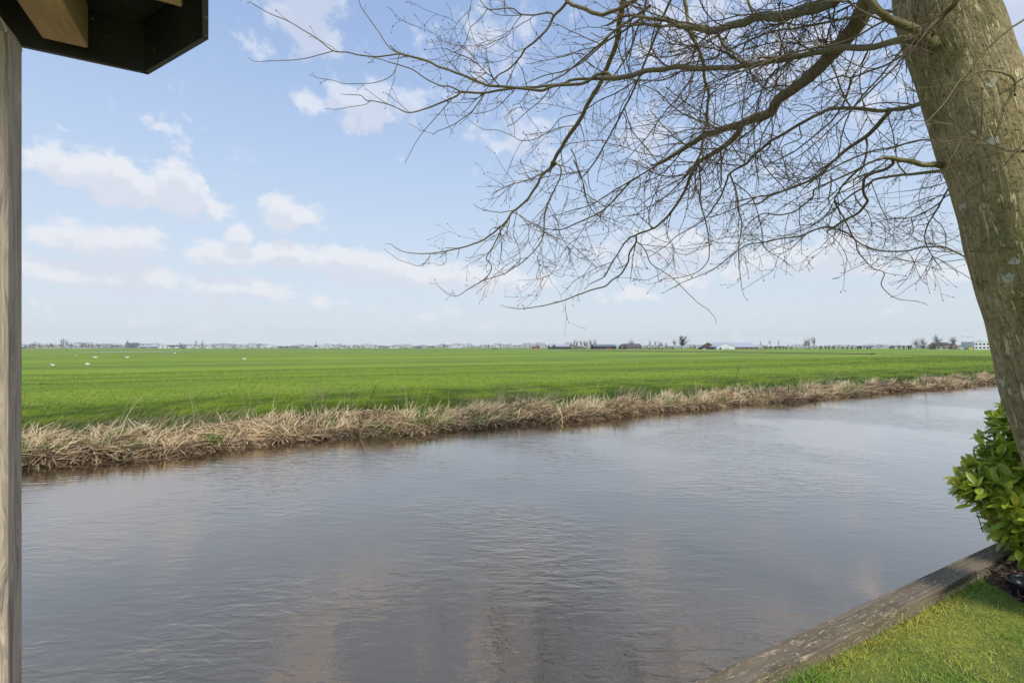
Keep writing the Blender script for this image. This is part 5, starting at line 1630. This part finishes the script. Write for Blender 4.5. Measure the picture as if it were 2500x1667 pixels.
# --- village to the left and hazy woods
def wood(px0, px1, Y, h0, h1, label, m, dens=1.0, seed=1):
    r = np.random.default_rng(seed)
    p0, p1 = fp(px0, Y), fp(px1, Y); L = abs(p1[0] - p0[0]); n = int(L * 7.5 * dens)
    x = r.uniform(p0[0], p1[0], n)
    t = (x - p0[0]) / L
    prof = .55 + .25 * np.sin(x / 13 + seed) + .20 * np.sin(x / 5.1 + 2 * seed) + .16 * np.sin(x / 37)
    edge = np.minimum(1, np.minimum(t, 1 - t) * 12)
    H = (h0 + (h1 - h0) * np.clip(prof, 0, 1)) * 1.12 / F * Y * (.35 + .65 * edge)
    c_ = np.stack([x, Y + r.uniform(-25, 25, n), GZ + H * r.uniform(0, 1, n) ** .8], -1)
    up = r.normal(size=(n, 3)); up[:, 2] = np.abs(up[:, 2]); up /= np.linalg.norm(up, axis=1)[:, None]
    mb = MB(); blades(mb, c_, up, r.uniform(.7, 2.2, n), r.uniform(.5, 1.6, n), r.normal(size=(n, 3)) * .3, 2, None, taper=.7)
    tag(mb.build('far_wood', m), label, 'wood', kind='stuff')
wood(40, 300, 1000, 4, 13, 'hazy brown tree belt behind the village at far left', M_FBUSH, seed=1)
wood(290, 700, 1100, 4, 11, 'hazy tree belt behind the white sheds', M_FBUSH, seed=2)
wood(690, 1060, 1150, 3, 9, 'low hazy tree belt around the windmill', M_FTWIG, seed=3)
wood(1050, 1420, 1100, 4, 12, 'hazy wood across the middle horizon', M_FBUSH, seed=4)
wood(1400, 1900, 1200, 3, 9, 'distant hazy tree belt behind the farms', M_FTWIG, .8, seed=5)
wood(1880, 2330, 1000, 3, 9, 'distant hazy tree belt behind the pollard willows', M_FBUSH, .8, seed=6)
wood(2300, 2700, 1000, 4, 11, 'distant tree belt behind the white building', M_FBUSH, .8, seed=7)
wood(-300, 50, 1000, 4, 12, 'distant tree belt behind the post', M_FBUSH, .8, seed=8)
vt = [(62, 14, 9, 'bare', None), (73, 10, 13, 'leafy', M_FOCHRE), (84, 17, 12, 'leafy', M_FOCHRE), (98, 14, 10, 'leafy', M_FOCHRE), (120, 12, 12, 'leafy', M_FBUSH), (128, 12, 10, 'leafy', M_FOCHRE),
      (148, 22, 7, 'poplar', None), (155, 24, 7, 'poplar', None), (162, 22, 7, 'poplar', None), (172, 13, 10, 'leafy', M_FBUSH), (200, 17, 12, 'leafy', M_FBUSH), (212, 13, 10, 'leafy', M_FBUSH),
      (227, 11, 12, 'leafy', M_FGREEN), (241, 14, 9, 'leafy', M_FGREEN), (256, 10, 12, 'leafy', M_FBUSH), (270, 11, 12, 'leafy', M_FBUSH), (290, 12, 16, 'leafy', M_FBUSH), (323, 9, 9, 'leafy', M_FGREEN),
      (424, 10, 7, 'leafy', M_FOCHRE), (442, 15, 5, 'poplar', None), (478, 20, 9, 'poplar', None), (494, 21, 8, 'poplar', None), (521, 11, 14, 'leafy', M_FBUSH), (545, 13, 8, 'poplar', None),
      (570, 9, 16, 'leafy', M_FBUSH), (590, 8, 14, 'leafy', M_FBUSH), (630, 12, 10, 'leafy', M_FBUSH), (646, 8, 12, 'leafy', M_FBUSH), (668, 9, 12, 'leafy', M_FBUSH)]
wds = ['bare', 'ochre', 'brown', 'green']
for i, (x, h, w, kd, m) in enumerate(vt):
    kindw = {'bare': 'bare tree', 'poplar': 'thin upright poplar', 'leafy': {'far_budding_leaves': 'ochre budding tree', 'far_bush': 'greyish brown bushy tree', 'far_evergreen': 'dark green tree'}.get(m.name if m else '', 'tree')}[kd]
    far_tree('village_tree', x, 820, h, w, kindw + ', ' + ORD[i] + ' tree from the left along the village edge', 'tree', 'trees along the village edge', kind=kd, m=m, dens=.55 if kd == 'leafy' else .7, trunkfrac=.15, seed=i)
ct = [(828, 8, 14), (838, 9, 12), (876, 9, 12), (888, 9, 10), (917, 10, 5), (927, 8, 8), (937, 8, 8), (960, 8, 6), (1076, 9, 10), (1084, 12, 12), (1092, 11, 10), (1144, 9, 8), (1153, 9, 9)]
for i, (x, h, w) in enumerate(ct):
    far_tree('round_bush', x, 800, h, w, ORD[i] + ' grey-brown bushy tree from the left between windmill and hay rack', 'tree', 'bushy trees on the middle horizon', kind='leafy', m=M_FBUSH, dens=.55, seed=i + 50)
for i, (x, h, w) in enumerate([(1193, 15, 5), (1222, 12, 6), (1243, 9, 7), (1279, 14, 7), (1285, 14, 6), (1294, 14, 5), (1309, 13, 7), (1345, 15, 8)]):
    far_tree('bare_tree', x, 640, h, w, ORD[i] + ' small bare tree from the left between the hay rack and the pale barn', 'tree', 'small bare trees at mid horizon', kind='bare', dens=.45, trunkfrac=.3, seed=i + 80)

# church
def church():
    Y = 900; p = fp(309, Y); u = Y / F
    root = empty('church', p); tag(root, 'grey village church with pointed spire above the trees', 'church')
    M1 = simple('church_stone', (.20, .20, .22), (.16, .16, .18), .5, .9); M2 = simple('church_slate', (.13, .14, .17), (.10, .11, .13), .5, .7)
    Mx = lambda v: v + p
    mb = MB(); mb.box((-3 * u, 0, 0), (3 * u, 6 * u, 12 * u), Mx); mb.build('tower', M1, root, smooth=False)
    mb = MB(); c = [(-3.2 * u, -.3 * u), (3.2 * u, -.3 * u), (3.2 * u, 6.2 * u), (-3.2 * u, 6.2 * u)]
    V = [[x, y, 12 * u] for x, y in c] + [[x * .33, 3 * u + (y - 3 * u) * .33, 15 * u] for x, y in c] + [[0, 3 * u, 21 * u]]
    V = np.array(V) + p
    mb.add(V, [(i, (i + 1) % 4, 4 + (i + 1) % 4, 4 + i) for i in range(4)]); mb.add(V, [(4 + i, 4 + (i + 1) % 4, 8) for i in range(4)])
    mb.build('spire', M2, root, smooth=False)
    mb = MB(); mb.box((3.01 * u, .5 * u, 0), (27 * u, 7.5 * u, 7 * u), Mx); mb.build('nave', M1, root, smooth=False)
    mb = MB(); V = np.array([(2.9 * u, -.2 * u, 6.9 * u), (27.5 * u, -.2 * u, 6.9 * u), (25 * u, 4 * u, 14 * u), (3.1 * u, 4 * u, 13 * u), (2.9 * u, 8.2 * u, 6.9 * u), (27.5 * u, 8.2 * u, 6.9 * u)]) + p
    mb.add(V, [(0, 1, 2, 3), (4, 3, 2, 5)]); mb.add(V, [(1, 5, 2), (0, 3, 4)]); mb.build('roof', M2, root, smooth=False)
    for i in range(4):
        mb = MB(); x = (6 + i * 5.5) * u; mb.box((x, .42 * u, 2 * u), (x + 1.2 * u, .52 * u, 5.5 * u), Mx); mb.build('window', M_SOL, root, smooth=False)
church()

def windmill():
    Y = 800; p = fp(771, Y); u = Y / F
    root = empty('windmill', p); tag(root, 'small dark polder windmill with four sails on the horizon', 'windmill')
    M1 = simple('mill_body', (.05, .07, .08), (.04, .05, .06), .5, .9); M2 = simple('mill_sail', (.30, .33, .36), (.25, .27, .3), .5, .9); M3 = simple('mill_base', (.7, .7, .68), None, .5, .8)
    def frust(mb, z0, z1, r0, r1, K=8, yo=0):
        a = np.linspace(0, 2 * math.pi, K, endpoint=False) + .39
        V = np.array([[r0 * math.cos(t), r0 * math.sin(t) + yo, z0] for t in a] + [[r1 * math.cos(t), r1 * math.sin(t) + yo, z1] for t in a]) + p
        mb.add(V, [(i, (i + 1) % K, K + (i + 1) % K, K + i) for i in range(K)]); mb.add(V, [tuple(range(K, 2 * K))])
    mb = MB(); frust(mb, -.1, 2.6 * u, 3.0 * u, 2.6 * u); mb.build('base', M3, root, smooth=False)
    mb = MB(); frust(mb, 2.6 * u, 8.5 * u, 2.3 * u, 1.4 * u); mb.build('body', M1, root, smooth=False)
    mb = MB(); frust(mb, 8.5 * u, 10.3 * u, 1.6 * u, .5 * u); mb.build('cap', M1, root, smooth=False)
    hub = p + [0, -2.0 * u, 9.2 * u]
    for k in range(4):
        a = R(5 + 90 * k); d = np.array([math.sin(a), 0, math.cos(a)]); s = np.array([math.cos(a), 0, -math.sin(a)])
        mb = MB(); mb.tube([hub, hub + d * 8.3 * u], [.22 * u, .12 * u], 4)
        for i in range(12):
            q = hub + d * (1.5 + i * .6) * u; mb.tube([q, q + s * 1.1 * u + [0, .1 * u, 0]], [.09 * u, .07 * u], 3)
        for j in (.5, 1.1):
            mb.tube([hub + d * 1.5 * u + s * j * u, hub + d * 8.1 * u + s * j * u], [.07 * u, .07 * u], 3)
        mb.build('sail', M2 if k % 2 else M1, root)
windmill()
L_ = [(115, 8, 3, 5, (.62, .6, .58), (.28, .14, .10), 'small pale house with red-brown roof, first in the village'),
      (121, 9, 3, 5, (.7, .7, .7), (.45, .20, .12), 'small white house with orange roof near the poplars'),
      (107, 7, 3.5, 6, (.45, .40, .36), (.40, .18, .12), 'orange tiled house left of the tall poplar group'),
      (180, 24, 3, 4.5, (.72, .72, .72), (.22, .23, .25), 'long white low shed right of the tall poplar group'),
      (208, 16, 3, 5, (.6, .58, .55), (.18, .17, .17), 'pale low house right of the long white shed'),
      (362, 52, 4.5, 6.5, (.38, .36, .38), (.50, .52, .56), 'long grey industrial shed right of the church'),
      (391, 8, 4, 8, (.75, .76, .76), (.50, .50, .52), 'white gabled house left of the black-banded sheds'),
      (403, 7, 5, 8, (.75, .76, .76), (.4, .4, .42), 'second white gabled house left of the black-banded sheds'),
      (431, 42, 5.5, 7.5, (.62, .64, .66), (.02, .025, .035), 'long white shed with black roof band'),
      (462, 40, 3.5, 4.6, (.74, .75, .76), (.60, .62, .64), 'low white shed right of the black-roofed one'),
      (508, 11, 3.5, 7, (.74, .75, .76), (.45, .46, .48), 'white gabled house right of the two thin poplars'),
      (555, 14, 2.5, 4, (.62, .62, .62), (.40, .40, .42), 'low grey shed right of the white gabled house'),
      (590, 12, 2.5, 4, (.7, .7, .7), (.5, .5, .5), 'low pale shed between hazy trees'),
      (655, 30, 3.5, 6.5, (.66, .68, .68), (.62, .66, .68), 'pale glasshouse with sloping roof left of the windmill'),
      (718, 10, 2, 4, (.3, .3, .32), (.12, .13, .15), 'dark little roof left of the windmill'),
      (786, 24, 3.2, 5.4, (.74, .75, .76), (.50, .52, .55), 'long white shed touching the windmill on its right'),
      (836, 8, 2, 3.6, (.7, .7, .7), (.3, .3, .3), 'little white shed under the bushes right of the windmill'),
      (908, 24, 2.6, 4, (.66, .67, .68), (.5, .5, .52), 'low pale shed at the left of the mid horizon'),
      (960, 20, 2.2, 3.6, (.72, .72, .72), (.5, .5, .5), 'low white shed left of the greenish trough'),
      (1022, 14, 2.4, 4.6, (.2, .22, .26), (.11, .12, .16), 'low dark blue roofed shed right of the greenish trough'),
      (1108, 30, 1.6, 2.6, (.72, .74, .78), (.6, .6, .62), 'thin white shed line right of the dark blue roof')]
for (x, w, e, r_, c1, c2, lb) in L_:
    house('village_house', x, 840, w, e, r_, lb, 'house', 10, c1, c2, 'x' if w > 9 else 'y', 2 if w > 20 else 0, group='village houses on the left horizon')
for i, (x, w, e, r_, c1, c2) in enumerate([(2135, 26, 3, 5, (.5, .52, .56), (.12, .15, .22)), (2112, 18, 2.5, 5, (.3, .3, .34), (.13, .14, .18)), (2155, 18, 2.4, 4.6, (.6, .62, .64), (.18, .20, .25)), (2192, 20, 3, 6, (.5, .5, .52), (.15, .16, .20))]):
    house('far_shed', x, 900, w, e, r_, ORD[i] + ' hazy blue-grey shed behind the right pollard willows', 'shed', 12, c1, c2, 'x', 0, group='hazy sheds behind the willows')

# ------------------------------------------------------------------ haze
def haze():
    mb = MB()
    mb.box((-3000, -1100, -2.2), (2100, 3000, 60))
    m = bpy.data.materials.new('haze_air'); m.use_nodes = True; t = m.node_tree; t.nodes.clear()
    o = t.nodes.new('ShaderNodeOutputMaterial'); v = t.nodes.new('ShaderNodeVolumePrincipled')
    v.inputs['Color'].default_value = (.93, .96, 1.0, 1); v.inputs['Density'].default_value = 0.00012; v.inputs['Anisotropy'].default_value = 0.0
    t.links.new(v.outputs[0], o.inputs['Volume'])
    ob = mb.build('haze', m, smooth=False)
    tag(ob, kind='stuff')
haze()
